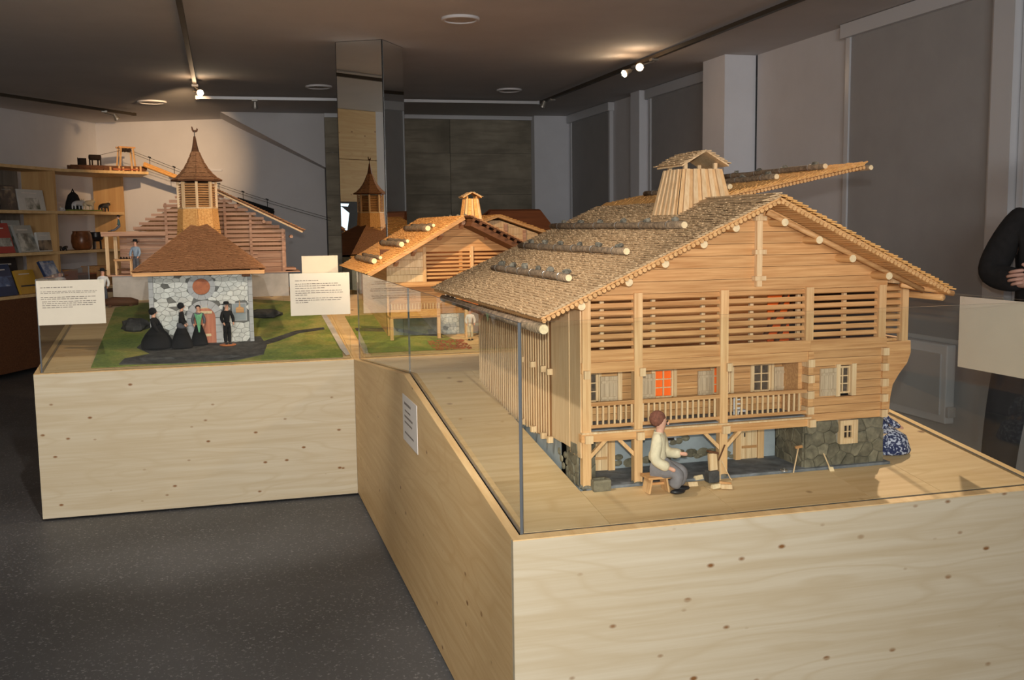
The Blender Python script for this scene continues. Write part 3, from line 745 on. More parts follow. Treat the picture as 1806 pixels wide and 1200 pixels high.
# flush log wall at the right with notched corners
nlog = 9
for i in range(nlog):
    za, zb = lerp(.955, 1.186, i/nlog), lerp(.955, 1.186, (i+1)/nlog)
    if 1.030 < (za+zb)/2 < 1.14:
        bx('wall_log', 'h_x', H, 1.802, 1.893, YF, YF+.02, za+.0006, zb-.0006); bx('wall_log', 'h_x', H, 1.968, 2.066, YF, YF+.02, za+.0006, zb-.0006)
    else: bx('wall_log', 'h_x', H, 1.802, 2.066, YF, YF+.02, za+.0006, zb-.0006)
    for xc, dd in ((1.797, 0), (2.073, 1)):
        ex = .005 if (i+dd) % 2 else .0
        bx('log_end', 'h_pale' if (i+dd) % 2 else 'h_x', H, xc-.008-ex*.4, xc+.010+ex*.5, YF-.008-ex, YF+.03, za+.0006, zb-.0006)
# the same corner runs up to the roof at the right end, bracket under the side gallery
MB().prism([(2.084, YF+.002, 1.204), (2.176, YF+.002, 1.204), (2.178, YF+.002, 1.165), (2.165, YF+.002, 1.130), (2.135, YF+.002, 1.095), (2.112, YF+.002, 1.06), (2.104, YF+.002, 1.02), (2.100, YF+.002, .965), (2.084, YF+.002, .965)], (0, .022, 0)).build('gallery_bracket', 'h_x', H)
MB().prism([(2.084, YF+.302, 1.204), (2.176, YF+.302, 1.204), (2.165, YF+.302, 1.130), (2.112, YF+.302, 1.06), (2.084, YF+.302, .965)], (0, .022, 0)).build('gallery_bracket', 'h_x', H)
bx('gallery_floor', 'h_y', H, 2.085, 2.172, YF+.025, 3.9, 1.200, 1.212)
for i in range(6): bx('slat', 'h_y', H, 2.150, 2.156, YF+.021, 3.9, 1.224+i*.026, 1.240+i*.026)
for i in range(10): bx('wall_log', 'h_y', H, HX1-.012, HX1, YF+.031, 4.12, lerp(.955, 1.40, i/10)+.0006, lerp(.955, 1.40, (i+1)/10)-.0006)
for x, zz in ((2.10, 1.398), (2.145, 1.392)): bx('plate_end', 'h_pale', H, x-.014, x+.016, YF-.02, YF+.05, zz, zz+.016)
window_small(H, 1.901, 1.944, 1.048, 1.125, YF+.006, 2, 3, 'dimroom')
for xx in (1.893, 1.952): bx('window_jamb', 'h_pale', H, xx, xx+.016, YF-.006, YF+.015, 1.034, 1.139)
shutter(H, 1.834, 1.893, 1.038, 1.128, YF-.002)
# recessed storey behind the gallery
YB = 3.000
wins = [(1.070, 1.116), (1.320, 1.376), (1.528, 1.580), (1.674, 1.728)]
zwa, zwb = 1.046, 1.128
for i in range(8):
    za, zb = lerp(.978, 1.152, i/8), lerp(.978, 1.152, (i+1)/8); xs = HX0+.021; zm = (za+zb)/2
    if zwa < zm < zwb:
        for a, b in wins: bx('wall_log', 'h_x', H, xs, a-.006, YB, YB+.02, za+.0006, zb-.0006); xs = b+.006
    bx('wall_log', 'h_x', H, xs, 1.795, YB, YB+.02, za+.0006, zb-.0006)
for i, (a, b) in enumerate(wins):
    window_small(H, a, b, zwa, zwb, YB+.004, 2, 3, ['dimroom', 'orangelit', 'orangelit', 'dimroom'][i])
    bx('window_jamb', 'h_pale', H, b+.006, b+.016, YB-.006, YB, zwa-.012, zwb+.010); bx('window_jamb', 'h_pale', H, a-.016, a-.006, YB-.006, YB, zwa-.012, zwb+.010)
for a, b in ((1.126, 1.184), (1.262, 1.312), (1.464, 1.518), (1.742, 1.796)): shutter(H, a, b, 1.036, 1.122, YB-.008)
bx('partition_log', 'h_pale', H, 1.186, 1.200, YB-.012, YB, .978, 1.150)
bx('wall_log', 'h_x', H, 1.775, 1.797, YF+.03, YB, .978, 1.152)
# gallery floor, beam, railing
bx('gallery_deck', 'slate', H, HX0-.002, 1.786, YF+.004, YB, .970, .977)
bx('gallery_beam', 'h_x', H, HX0-.008, 1.802, YF-.012, YF+.014, .944, .968)
bx('beam_cap', 'h_pale', H, HX0-.006, 1.80, YF-.014, YF+.004, .9685, .9735)
for x in (1.035, 1.203, 1.492, 1.797): bx('beam_end', 'h_pale', H, x-.011, x+.013, YF-.026, YF-.012, .942, .966)
bx('handrail', 'h_x', H, HX0+.02, 1.787, YF-.004, YF+.008, 1.052, 1.064)
bx('bottom_rail', 'h_x', H, HX0+.02, 1.787, YF-.002, YF+.006, .984, .994)
nb = 0; x = 1.052
while x < 1.786:
    if all(abs(x-p) > .016 for p in posts): bx('baluster', 'h_pale', H, x-.0026, x+.0026, YF-.001, YF+.004, .994, 1.052)
    x += .0187
# braces below
for x, s in ((1.035, 1), (1.203, -1), (1.492, -1), (1.492, 1)):
    MB().bar((x+s*.062, YF+.006, .944), (x+s*.010, YF+.006, .892), .012, .011).build('brace', 'h_z', H)
for x in (1.035, 1.203, 1.492): MB().ball((x, YF+.006, .802), .022, .020, .010, 10, 6, .12).build('post_stone', 'lichen', H)
# ground floor: plastered back wall, doors, rubble corner
YG = 3.06
bx('ground_paint', 'slate', H, 1.03, 2.10, YF-.012, 3.12, .795, .804)
pw_ = bx('plaster_wall', 'plaster', H, HX0+.021, 1.79, YG, YG+.02, .80, .944)
for i in range(26):
    x = random.uniform(1.20, 1.63); z = .812 + abs(random.gauss(0, .018)); w = random.uniform(.010, .026)
    MB().ball((x, YG, min(z, .86)), w, .006, w*.62, 9, 5, .12).build('stone', 'stone', pw_)
for x, z in ((1.44, .905), (1.455, .888), (1.43, .88), (1.41, .878), (1.47, .912)): MB().ball((x, YG, z), .016, .006, .011, 9, 5, .12).build('stone', 'stone', pw_)
n_ = bx('niche', 'dark', pw_, 1.388, 1.412, YG-.004, YG, .884, .893)
bx('niche_frame', 'dressed', pw_, 1.380, 1.420, YG-.003, YG, .876, .900)
for x0, x1 in ((1.106, 1.172), (1.650, 1.712)):
    dr = bx('door', 'h_pale', H, x0, x1, YG-.012, YG, .804, .925)
    for i in range(3): bx('door_board', 'h_pale', dr, lerp(x0, x1, i/3)+.0006, lerp(x0, x1, (i+1)/3)-.0006, YG-.016, YG-.012, .806, .923)
    bx('door_batten', 'h_x', dr, x0+.004, x1-.004, YG-.021, YG-.016, .842, .850)
    MB().cyl((x0+.012, YG-.022, .882), (x0+.012, YG-.022, .896), .0022, n=6).build('latch', 'core', dr)
    for a, b in ((x0-.020, x0-.001), (x1+.001, x1+.024)): bx('door_jamb', 'h_z', H, a, b, YG-.020, YG+.004, .802, .943)
fr = bx('foundation_wall', 'mortar', H, 1.790, HX1+.001, YF+.012, YF+.18, .795, .953)
inwin = lambda x, z: 1.914 < x < 1.982 and z > .872
stones_wall(fr, 1.790, HX1+.002, .796, .953, YF+.012, .040, 'stone', None, 0, .0012, .008, inwin, .7, 1.5)
stones_wall(fr, YF+.012, YF+.18, .796, .953, 1.790, .040, 'stone', None, 0, .0012, .006, None, .7, 1.5, 'y')
for a, b, c, d_ in ((1.914, 1.926, .874, .952), (1.962, 1.980, .874, .952), (1.926, 1.962, .874, .890), (1.926, 1.962, .938, .952)): bx('window_surround', 'h_pale', H, a, b, YF-.004, YF+.014, c, d_)
window_small(H, 1.930, 1.958, .894, .934, YF+.002, 2, 2, 'dark', .004)
fl = bx('foundation_wall', 'plaster', H, HX0-.001, HX0+.014, YF+.03, 4.12, .78, .93)
stones_wall(fl, YF+.03, YF+.14, .80, .93, HX0-.001, .032, 'stone', None, 0, .0012, .006, None, .7, 1.4, 'y')
fp = bx('foundation_pier', 'mortar', H, HX0-.001, 1.10, YF+.10, YF+.20, .80, .944)
stones_wall(fp, HX0-.001, 1.10, .80, .944, YF+.10, .034, 'stone', None, 0, .0012, .006, None, .7, 1.4)
for i in range(6): MB().ball((HX0-.001, YF+.12+i*.02, .83+.02*(i % 3)), .005, .016, .012, 8, 5, .15).build('stone', 'stone', fl)
# boarded left wall: two wide boards at the corner, then narrow upright boards with cover strips
for i, (a, b) in enumerate(((YF+.003, YF+.10), (YF+.101, YF+.195), (YF+.196, YF+.283))):
    bx('wide_board', 'h_pale', H, HX0-.006-.002*(i % 2), HX0+.010, a, b, .905+.004*(i % 2)-.012*(i == 0), roofz(HX0)-.012)
ys = YF+.290; i = 0
while ys < 4.11:
    w = .0275
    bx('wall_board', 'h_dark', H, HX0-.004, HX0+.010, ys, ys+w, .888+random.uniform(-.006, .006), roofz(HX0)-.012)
    bx('cover_strip', 'h_pale', H, HX0-.0075, HX0-.004, ys+w-.0042, ys+w+.0042, .884+random.uniform(-.006, .006), roofz(HX0)-.012)
    ys += w+.0012; i += 1
for yy in (3.14, 3.21, 3.33, 3.47):
    for zz in (1.124, .898): MB().box(HX0-.026, HX0-.008, yy-.008, yy+.008, zz-.010, zz+.010).build('joist_end', 'h_pale', H)
# roof
slope_l = MB().obox(((EL[0]+RX)/2, (VY0+VY1)/2, (EL[1]+RZ)/2-.004), ((RX-EL[0])/2, 0, (RZ-EL[1])/2), (0, (VY1-VY0)/2-.002, 0), (-.0012, 0, .0027)).build('roof_slope', 'h_y', H)
shingles(slope_l, 'shingle', (EL[0]-.012, VY0-.006, EL[1]-.004), (EL[0]-.012, VY1+.006, EL[1]-.004), (RX, VY0-.006, RZ+.002), (RX, VY1+.006, RZ+.002), .0135, .020, .0030)
def battens(par, e, r, y0, y1, n, rad=.0068, dz=-.013, mat='h_y'):
    for i in range(n):
        t = (i+.5)/n; x, z = lerp(e[0], r[0], t), lerp(e[1], r[1], t)+dz
        b = MB().cyl((x, y0, z), (x, y1, z), rad, n=8, caps=True).build('batten', mat, par, smooth=False)
battens(slope_l, EL, (RX, RZ), VY0-.003, VY1, 54)
YS = 3.30    # the rear half of the right slope is folded up about the ridge
slope_r = MB().obox(((ER[0]+RX)/2, (VY0+YS)/2, (ER[1]+RZ)/2-.004), ((ER[0]-RX)/2, 0, (ER[1]-RZ)/2), (0, (YS-VY0)/2-.002, 0), (.0013, 0, .0027)).build('roof_slope', 'h_y', H)
shingles(slope_r, 'shingle_new', (ER[0]+.020, VY0-.006, ER[1]-.010), (ER[0]+.020, YS, ER[1]-.010), (RX, VY0-.006, RZ+.006), (RX, YS, RZ+.006), .0190, .022, .0045)
battens(slope_r, ER, (RX, RZ), VY0-.003, YS, 46)
TP = (2.285, 1.806)
flap = MB().obox(((TP[0]+RX)/2, (YS+VY1)/2, (TP[1]+RZ)/2), ((TP[0]-RX)/2, 0, (TP[1]-RZ)/2), (0, (VY1-YS)/2-.003, 0), (-.0006, 0, .003)).build('raised_roof_flap', 'h_y', H)
shingles(flap, 'shingle_new', (TP[0]+.012, YS-.004, TP[1]+.003), (TP[0]+.012, VY1, TP[1]+.003), (RX+.01, YS-.004, RZ+.006), (RX+.01, VY1, RZ+.006), .0190, .022, .0045)
battens(flap, TP, (RX, RZ), YS-.002, VY1-.01, 46, .0062, -.010)
nl = (-(RZ-EL[1]), 0, RX-EL[0]); nf = (-(TP[1]-RZ), 0, TP[0]-RX); nr = (RZ-ER[1], 0, ER[0]-RX)
for x, a, b in ((1.040, 3.02, 3.95), (1.220, 2.985, 4.18), (1.400, 2.95, 4.30)): weigh_log(slope_l, x, zl(x)+.004, a, b, .0125, nl, 6)
zf = lambda x: RZ + (TP[1]-RZ)*(x-RX)/(TP[0]-RX)
for x, a in ((1.80, 3.42), (1.98, 3.40), (2.17, 3.38)): weigh_log(flap, x, zf(x)+.006, a, 4.20, .0115, nf, 4)
MB().cyl((TP[0]+.008, YS-.02, TP[1]-.012), (TP[0]+.008, VY1, TP[1]-.012), .010, n=10).build('gutter_pole', 'bark', flap, smooth=True)
MB().cyl((TP[0]+.008, YS-.024, TP[1]-.012), (TP[0]+.008, YS-.018, TP[1]-.012), .0088, n=10).build('sawn_end', 'cut', flap)
lg = MB().tube([(EL[0]+.004, VY0-.005, EL[1]-.034), (EL[0]+.003, 3.3, EL[1]-.036), (EL[0]+.004, 4.15, EL[1]-.034)], [.016, .015, .014], 10).build('gutter_log', 'bark', H, smooth=True)
MB().cyl((EL[0]+.004, VY0-.009, EL[1]-.034), (EL[0]+.004, VY0-.003, EL[1]-.034), .014, n=10).build('sawn_end', 'cut', lg)
MB().cyl((ER[0]-.002, VY0+.03, ER[1]-.030), (ER[0]-.002, YS, ER[1]-.030), .011, n=10).build('gutter_pole', 'h_y', H, smooth=True)
MB().cyl((2.09, VY0+.045, 1.394), (ER[0]+.05, VY0+.045, 1.360), .0085, n=8).build('gutter_hook', 'h_x', H, smooth=True)
for x, y in ((1.97, 2.94), (2.13, 2.99)): 
    lg = MB().cyl((x, y, zr(x)+.018), (x, YS-.02, zr(x)+.018), .011, n=10).build('roof_log', 'bark', slope_r, smooth=True)
    MB().cyl((x, y-.003, zr(x)+.018), (x, y+.003, zr(x)+.018), .010, n=10).build('sawn_end', 'cut', lg)
shingles(slope_l, 'shingle', (RX-.055, VY0+.0, RZ-.018), (RX-.055, YS, RZ-.018), (RX+.006, VY0, RZ+.013), (RX+.006, YS, RZ+.013), .018, .05, .004, name='ridge_shingles')
# board chimney on the ridge
CXc, CYc = 1.610, 3.345
def board_chimney(par, cx, cy, z0, z1, wb, wt, nb, capw, caph, mat='h_pale'):
    core = MB()
    P0 = [V((cx+sx*wb*.96, cy+sy*wb*.96, z0)) for sx, sy in ((-1,-1),(1,-1),(1,1),(-1,1))]; P1 = [V((cx+sx*wt*.96, cy+sy*wt*.96, z1)) for sx, sy in ((-1,-1),(1,-1),(1,1),(-1,1))]
    core.add(P0+P1, [(0,3,2,1),(0,1,5,4),(1,2,6,5),(2,3,7,6),(3,0,4,7),(4,5,6,7)])
    c = core.build('chimney', 'dark', par)
    for k in range(4):
        a0, b0 = P0[k], P0[(k+1) % 4]; a1, b1 = P1[k], P1[(k+1) % 4]
        nn = (b0-a0).cross(a1-a0).normalized()
        for i in range(nb):
            t0, t1 = (i+(.0 if i % 2 else .10))/nb, (i+(1 if i % 2 else .90))/nb; o = nn*(.003+.005*(i % 2))
            Q = [lerp(a0, b0, t0), lerp(a0, b0, t1), lerp(a1, b1, t1), lerp(a1, b1, t0)]
            MB().add([q-nn*.001 for q in Q]+[q+o for q in Q], [(3,2,1,0),(4,5,6,7),(0,1,5,4),(1,2,6,5),(2,3,7,6),(3,0,4,7)]).build('chimney_board', mat if i % 2 else 'h_z', c)
    for sx in (-1, 1):
        for sy in (-1, 1): bx('cap_post', mat, c, cx+sx*wt*.72-.006, cx+sx*wt*.72+.006, cy+sy*wt*.8-.006, cy+sy*wt*.8+.006, z1-.004, z1+caph*.35)
    for sx in (-1, 1):
        ex, ez = cx+sx*capw, z1+caph*.18; rz = z1+caph
        MB().obox(((ex+cx)/2, cy, (ez+rz)/2), ((cx-ex)/2, 0, (rz-ez)/2), (0, wt*1.35, 0), (0, 0, .003)).build('cap_roof', mat, c)
        shingles(c, 'shingle', (ex-sx*-.006, cy-wt*1.42, ez), (ex-sx*-.006, cy+wt*1.42, ez), (cx, cy-wt*1.42, rz), (cx, cy+wt*1.42, rz), caph*.26, .022, .004, name='cap_shingles')
    return c
board_chimney(H, CXc, CYc, 1.628, 1.786, .112, .079, 11, .088, .062)
# lamp glow inside and the orange-lined room
for nm, loc, w_ in (('chalet_parlour_lamp', (1.45, 3.2, 1.09), .35), ('chalet_attic_lamp', (1.80, 3.15, 1.30), .35)):
    l = bpy.data.lights.new(nm, 'POINT'); l.energy = w_; l.color = (1, .55, .2); l.shadow_soft_size = .01
    o = bpy.data.objects.new(nm, l); COL.objects.link(o); o.location = loc
bx('orange_screen', 'orangelit', H, 1.72, 1.80, 3.00, 3.004, 1.20, 1.385)
MB().bar((1.70, 2.99, 1.22), (1.79, 2.99, 1.38), .012, .012).build('stair_string', 'brown', H)
MB().bar((1.74, 2.985, 1.20), (1.82, 2.985, 1.36), .012, .012).build('stair_string', 'brown', H)

# ------------------------------------------------------------------ figures
def figure(label, cat, loc, h, face, colors, legs=None, skirt=None, hat=None, arms=None, hair='hair', seated=False, group=None, name='figurine', lean=0.0, head_t=0.0, apron=None, shawl=None, sub=1, bulk=1.0, hs=1.0):
    """miniature figure; colors: top, bottom; face = heading angle in plan; h = standing height"""
    t = thing(name, label, cat, loc, group); o = V(loc)
    f = V((math.cos(face), math.sin(face), 0)); s = V((math.sin(face), -math.cos(face), 0)); u = V((0, 0, 1))
    hip = h*(.50 if not seated else .28) ; sh = hip + h*.30; nk = sh+h*.045; hd = nk+h*.085
    P = lambda a, b, c: o + f*(a*h) + s*(b*h) + u*c
    L = lean
    arms = arms or {'l': [(.03, -.15, sh-h*.17), (.10, -.12, sh-h*.28)], 'r': [(.03, .15, sh-h*.17), (.10, .12, sh-h*.28)]}
    B = {'pelvis': (P(0, 0, hip), h*.07), 'waist': (P(L*.4, 0, hip+h*.12), h*.065), 'chest': (P(L*.8, 0, sh-h*.05), h*.085), 'neck': (P(L, 0, nk), h*.032*hs), 'chin': (P(L+.012, 0, hd-h*.03), h*.046*hs), 'brow': (P(L+.010, 0, hd+h*.02), h*.060*hs), 'crown': (P(L, 0, hd+h*.055*hs), h*.042*hs)}
    E = chain('pelvis', 'waist', 'chest', 'neck', 'chin', 'brow', 'crown')
    T = {k: (B[k][0], B[k][1]*1.12*bulk) for k in ('chest', 'waist', 'pelvis')}; T['collar'] = (P(L*.95, 0, nk-h*.006), h*.045*hs*bulk**.5); TE = [('chest', 'waist'), ('waist', 'pelvis'), ('chest', 'collar')]
    for k, sg in (('l', -1), ('r', 1)):
        el, wr = arms[k]; shp = P(L*.9, sg*.105, sh-h*.01)
        fwd = (P(*wr)-P(*el)).normalized(); hand = P(*wr)+fwd*(h*.055)
        B.update({k+'s': (shp, h*.030), k+'e': (P(*el), h*.026), k+'w': (P(*wr), h*.020), k+'h': (P(*wr)+fwd*(h*.025), (h*.026, h*.016)), k+'t': (hand, h*.016)})
        E += chain('chest', k+'s', k+'e', k+'w', k+'h', k+'t')
        T.update({k+'s': (shp, h*.046*bulk), k+'e': (P(*el), h*.042*bulk), k+'w': (P(*wr)-fwd*(h*.01), h*.036*bulk)}); TE += chain('chest', k+'s', k+'e', k+'w')
    bd = skin('body', B, E, 'skin', t, sub)
    skin('jacket', T, TE, colors[0], t, sub)
    # face: eyes and nose
    for sg in (-1, 1): MB().ball(P(L+.010+.056*hs, sg*.024, hd+h*.012), h*.008, n=6, m=5).build('eye', 'core', t)
    MB().ball(P(L+.010+.062*hs, 0, hd-h*.008), h*.012, h*.011, h*.018, 6, 5).build('nose', 'skin', t)
    if legs:
        TR = {'pelvis': (P(0, 0, hip), h*.080*bulk), 'band': (P(.01, 0, hip+h*.07), h*.074*bulk)}; TRE = [('pelvis', 'band')]
        for k, sg in (('l', -1), ('r', 1)):
            kn, an = legs[k]
            TR.update({k+'hip': (P(.0, sg*.05, hip-h*.015), h*.062*bulk), k+'kn': (P(*kn), h*.052*bulk), k+'an': (P(*an), h*.045*bulk)}); TRE += chain('pelvis', k+'hip', k+'kn', k+'an')
            a = P(*an); a.z = o.z + h*.022
            MB().ball(a+f*h*.05, h*.085 if abs(f.x) > .7 else h*.04, h*.085 if abs(f.x) <= .7 else h*.04, h*.026, 10, 6).build('shoe', 'shoe', t, smooth=True)
        skin('trousers', TR, TRE, colors[1], t, sub)
    if skirt:
        prof = [(r*h, z*h) for r, z in skirt]
        MB().lathe(o, prof, 20).build('skirt', colors[1], t, smooth=True)
    if apron: MB().lathe(o+f*h*.012, [(.10*h, hip-h*.06), (.115*h, hip-h*.0), (.10*h, hip+h*.06)], 16).build('apron', apron, t, smooth=True)
    if shawl:
        sl = MB(); a0 = P(L+.085, 0, sh+h*.01)
        sl.prism([P(L+.06, -.10, sh+h*.02), P(L+.10, -.03, sh-h*.02), P(L+.10, .03, sh-h*.02), P(L+.06, .10, sh+h*.02), P(L+.11, .05, sh-h*.22), P(L+.12, .015, hip-h*.17), P(L+.12, -.015, hip-h*.17), P(L+.11, -.05, sh-h*.22)], f*(h*.02)).build('shawl', shawl, t)
    if hair: MB().ball(P(L-.018, 0, hd+h*.028), h*.066, h*.066, h*.062, 12, 8).build('hair', hair, t, smooth=True)
    if hat == 'brim': MB().lathe(P(L, 0, hd+h*.045), [(.12*h, 0), (.12*h, .008*h), (.068*h, .014*h), (.062*h, .06*h), (.03*h, .075*h)], 16).build('hat', 'black', t)
    if hat == 'bonnet': MB().ball(P(L-.012, 0, hd+h*.022), h*.078, h*.078, h*.080, 12, 8).build('bonnet', colors[0], t, smooth=True)
    if hat == 'cap': MB().ball(P(L-.022, 0, hd+h*.036), h*.070*hs, h*.070*hs, h*.070*hs, 14, 9).build('cap', 'cap', t, smooth=True)
    return t

# seated man on a stool before the big chalet
mx, my = 1.236, 2.800; mz = gz(1.2, my)
figure('seated figure in brown cap, cream shirt and grey trousers on a little stool', 'figurine', (mx, my, mz), .30, -.55, ('shirt', 'trouser'),
       legs={'l': [(.26, -.075, .062), (.20, -.085, .016)], 'r': [(.24, .06, .060), (.17, .06, .016)]}, hat='cap', hair=None, seated=True,
       arms={'l': [(.06, -.17, .110), (.25, -.10, .112)], 'r': [(.0, .18, .105), (.16, .15, .082)]}, lean=.03, sub=2, bulk=1.5, hs=1.2)
stl = thing('stool', 'small three-board wooden stool under the seated figure', 'stool', (mx-.012, my, mz))
bx('seat', 'h_x', stl, mx-.040, mx+.035, my-.032, my+.032, mz+.044, mz+.051)
for sx in (-1, 1): MB().obox((mx-.002+sx*.028, my, mz+.022), (.0028, 0, 0), (0, .026, 0), (sx*-.004, 0, .0225)).build('leg', 'h_z', stl)
bx('stretcher', 'h_x', stl, mx-.028, mx+.024, my-.004, my+.004, mz+.020, mz+.027)
# woman in blue print sitting by the right wall
figure('seated woman figure in blue flowered dress beside the right wall of the big chalet', 'figurine', (2.165, 2.968, gz(2.2, 2.968)), .25, -.45, ('calico', 'calico'), skirt=[(.31, 0), (.32, .03), (.26, .22), (.13, .30), (.08, .34)],
       seated=True, lean=-.14, arms={'l': [(.05, -.13, .10), (.17, -.05, .085)], 'r': [(.05, .13, .10), (.17, .05, .085)]}, sub=2)
bn = thing('bench', 'low pale wooden bench under the woman in the blue dress', 'bench', (2.135, 2.95, gz(2.1, 2.95)))
zb_ = gz(2.1, 2.95)
bx('seat', 'h_pale', bn, 2.108, 2.16, 2.93, 3.04, zb_+.062, zb_+.070)
for yy in (2.935, 3.025): bx('leg', 'h_pale', bn, 2.110, 2.150, yy, yy+.010, zb_-.004, zb_+.062)
# things before the chalet
tr_ = thing('stone_trough', 'grey stone block standing beside the left post of the big chalet', 'trough', (1.072, 2.862, .80))
MB().box(1.046, 1.104, 2.835, 2.850, .792, .828).build('trough_wall', 'stone', tr_, bevel=.004)
MB().box(1.046, 1.104, 2.872, 2.887, .797, .828).build('trough_wall', 'stone', tr_, bevel=.004)
for a, b in ((1.046, 1.056), (1.094, 1.104)): MB().box(a, b, 2.850, 2.872, .797, .828).build('trough_wall', 'stone', tr_)
MB().box(1.056, 1.094, 2.850, 2.872, .797, .818).build('trough_floor', 'stone', tr_)
cb = thing('chopping_block', 'dark square chopping block with a pale upright split board on it', 'chopping block', (1.437, 2.833, gz(1.4, 2.833)))
zc_ = gz(1.4, 2.833)
MB().box(1.419, 1.455, 2.815, 2.849, zc_, zc_+.036).build('block', 'rock', cb, bevel=.003)
MB().obox((1.440, 2.834, zc_+.064), (.013, 0, .001), (0, .006, 0), (-.002, 0, .027)).build('upright_board', 'h_pale', cb)
MB().obox((1.440, 2.834, zc_+.094), (.017, 0, -.004), (0, .008, 0), (0, 0, .003)).build('blade_plate', 'brown', cb)
rk = thing('rake', 'wooden rake with splayed handle leaning beside the chopping block', 'rake', (1.475, 2.83, gz(1.4, 2.83)))
MB().tube([(1.462, 2.836, zc_+.066), (1.490, 2.850, zc_+.11)], .0026, 6).build('handle', 'brown', rk)
MB().tube([(1.466, 2.832, zc_+.002), (1.466, 2.836, zc_+.070)], .0022, 6).build('handle', 'h_pale', rk)
MB().tube([(1.472, 2.836, zc_+.064), (1.496, 2.826, zc_+.010), (1.502, 2.824, zc_+.002)], .0018, 6).build('handle', 'h_pale', rk)
for i, (x, y, a, L_, lab) in enumerate(((1.405, 2.86, .2, .030, 'short round log leaning behind the chopping block'), (1.362, 2.812, -.1, .030, 'short split log between the seated figure and the chopping block'), (1.455, 2.770, -.3, .034, 'flat split log lying in front of the rake'), (1.425, 2.780, .15, .030, 'thin split log lying before the chopping block'), (1.462, 2.79, -.55, .036, 'tan split log crossing the others at the rake'))):
    z = gz(x, y); dx = V((math.cos(a), math.sin(a), S*math.sin(a)))*L_/2
    o = MB()
    nn = dx.normalized().cross(V((0, 0, 1))).normalized()*.008
    c = V((x, y, z+.001))
    o.prism([c-dx-nn, c-dx+nn, c-dx+nn*.2+V((0, 0, .012)), c-dx-nn*.4+V((0, 0, .012))], dx*2)
    tag(o.build('firewood_log', ['cut', 'h_pale', 'h_pale', 'cut', 'h_x'][i]), lab, 'log', 'firewood before the big chalet')
br = thing('broom', 'tiny broom leaning on the rubble wall left of the small window', 'broom', (1.73, 2.86, .80))
MB().tube([(1.730, 2.842, .798), (1.752, 2.851, .876)], .0022, 6).build('handle', 'h_pale', br)
MB().obox((1.752, 2.849, .880), (.013, .001, .001), (0, .003, 0), (-.001, 0, .004)).build('head', 'h_x', br)
sv_ = thing('shovel', 'tiny wooden shovel leaning on the rubble wall right of the broom', 'shovel', (1.866, 2.84, .80))
MB().tube([(1.845, 2.852, .852), (1.862, 2.842, .806)], .0022, 6).build('handle', 'h_pale', sv_)
MB().obox((1.866, 2.838, .801), (.008, -.001, -.001), (0, .0015, 0), (-.003, 0, .008)).build('blade', 'cut', sv_)
ax = thing('bucket_lid', 'small round metal lid lying on the grey ground beside the broom', 'lid', (1.702, 2.852, .804))
MB().lathe((1.702, 2.852, .8045), [(.012, 0), (.012, .004), (.009, .006), (.002, .006)], 14).build('lid_disc', 'wire', ax)
MB().lathe((1.702, 2.852, .8105), [(.003, 0), (.004, .002), (.002, .004)], 8).build('knob', 'wire', ax)
mch = thing('miniature_chair', 'little white ladder-back chair standing on the chalet gallery', 'chair', (1.585, 2.93, .977))
for x in (1.570, 1.598): bx('back_post', 'white', mch, x, x+.004, 2.945, 2.949, .977, 1.040)
for z in (.998, 1.012, 1.026): bx('back_slat', 'white', mch, 1.574, 1.598, 2.946, 2.948, z, z+.005)
bx('seat', 'white', mch, 1.569, 1.603, 2.915, 2.949, .994, .998)
for x in (1.570, 1.598): bx('leg', 'white', mch, x, x+.004, 2.916, 2.920, .977, .994)

# ------------------------------------------------------------------ church model
FY = 6.54
CH = thing('model_church', 'stone church model with brown pyramid roof and slender shingled bell tower', 'model church', (-.145, FY, .88))
cxr = -.145
fw_ = bx('facade_wall', 'cmortar', CH, -.450, .160, FY, FY+.02, .86, 1.338)
def skipf(x, z):
    if math.hypot(x+.143, z-1.252) < .082: return True
    dx = abs(x+.131)
    if dx < .108 and z < 1.06: return True
    if math.hypot(dx, z-1.06) < .112: return True
    if .030 < x < .125 and 1.03 < z < 1.15: return True
    return False
stones_wall(fw_, -.422, .134, .875, 1.336, FY, .028, 'cstone', 'cstone_d', .06, .0017, .004, skipf, 1.1, 1.9)
for sx, a, b in ((-1, -.450, -.424), (1, .136, .160)):
    for k in range(10):
        w = .012*(k % 2)
        za, zb = lerp(.872, 1.336, k/10), lerp(.872, 1.336, (k+1)/10)
        bx('quoin', 'dressed', fw_, a-(0 if sx < 0 else 0), b, FY-.006, FY+.002, za+.001, zb-.001)
def ring(par, cx, cz, r0, r1, a0, a1, n, mat, y, name='voussoir', pr=.007):
    for i in range(n):
        t0, t1 = lerp(a0, a1, i/n)+.012, lerp(a0, a1, (i+1)/n)-.012
        pts = [(cx+math.cos(t)*r, y-pr, cz+math.sin(t)*r) for r, t in ((r0, t0), (r0, (t0+t1)/2), (r0, t1), (r1, t1), (r1, (t0+t1)/2), (r1, t0))]
        MB().prism(pts, (0, pr+.002, 0)).build(name, mat, par)
ring(fw_, -.143, 1.252, .052, .082, 0, 2*math.pi, 10, 'dressed', FY, 'rose_surround')
MB().prism([(-.143+math.cos(t*math.pi/10)*.052, FY-.004, 1.252+math.sin(t*math.pi/10)*.048) for t in range(20)], (0, .005, 0)).build('rose_window', 'terracotta', fw_)
ring(fw_, -.131, 1.06, .064, .108, 0, math.pi, 7, 'dressed', FY)
for k in range(4):
    za, zb = lerp(.88, 1.058, k/4), lerp(.88, 1.058, (k+1)/4)
    for sx in (-1, 1):
        a, b = sorted((-.131+sx*.064, -.131+sx*.105)); bx('jamb_stone', 'dressed', fw_, a, b, FY-.007, FY+.002, za+.001, zb-.001)
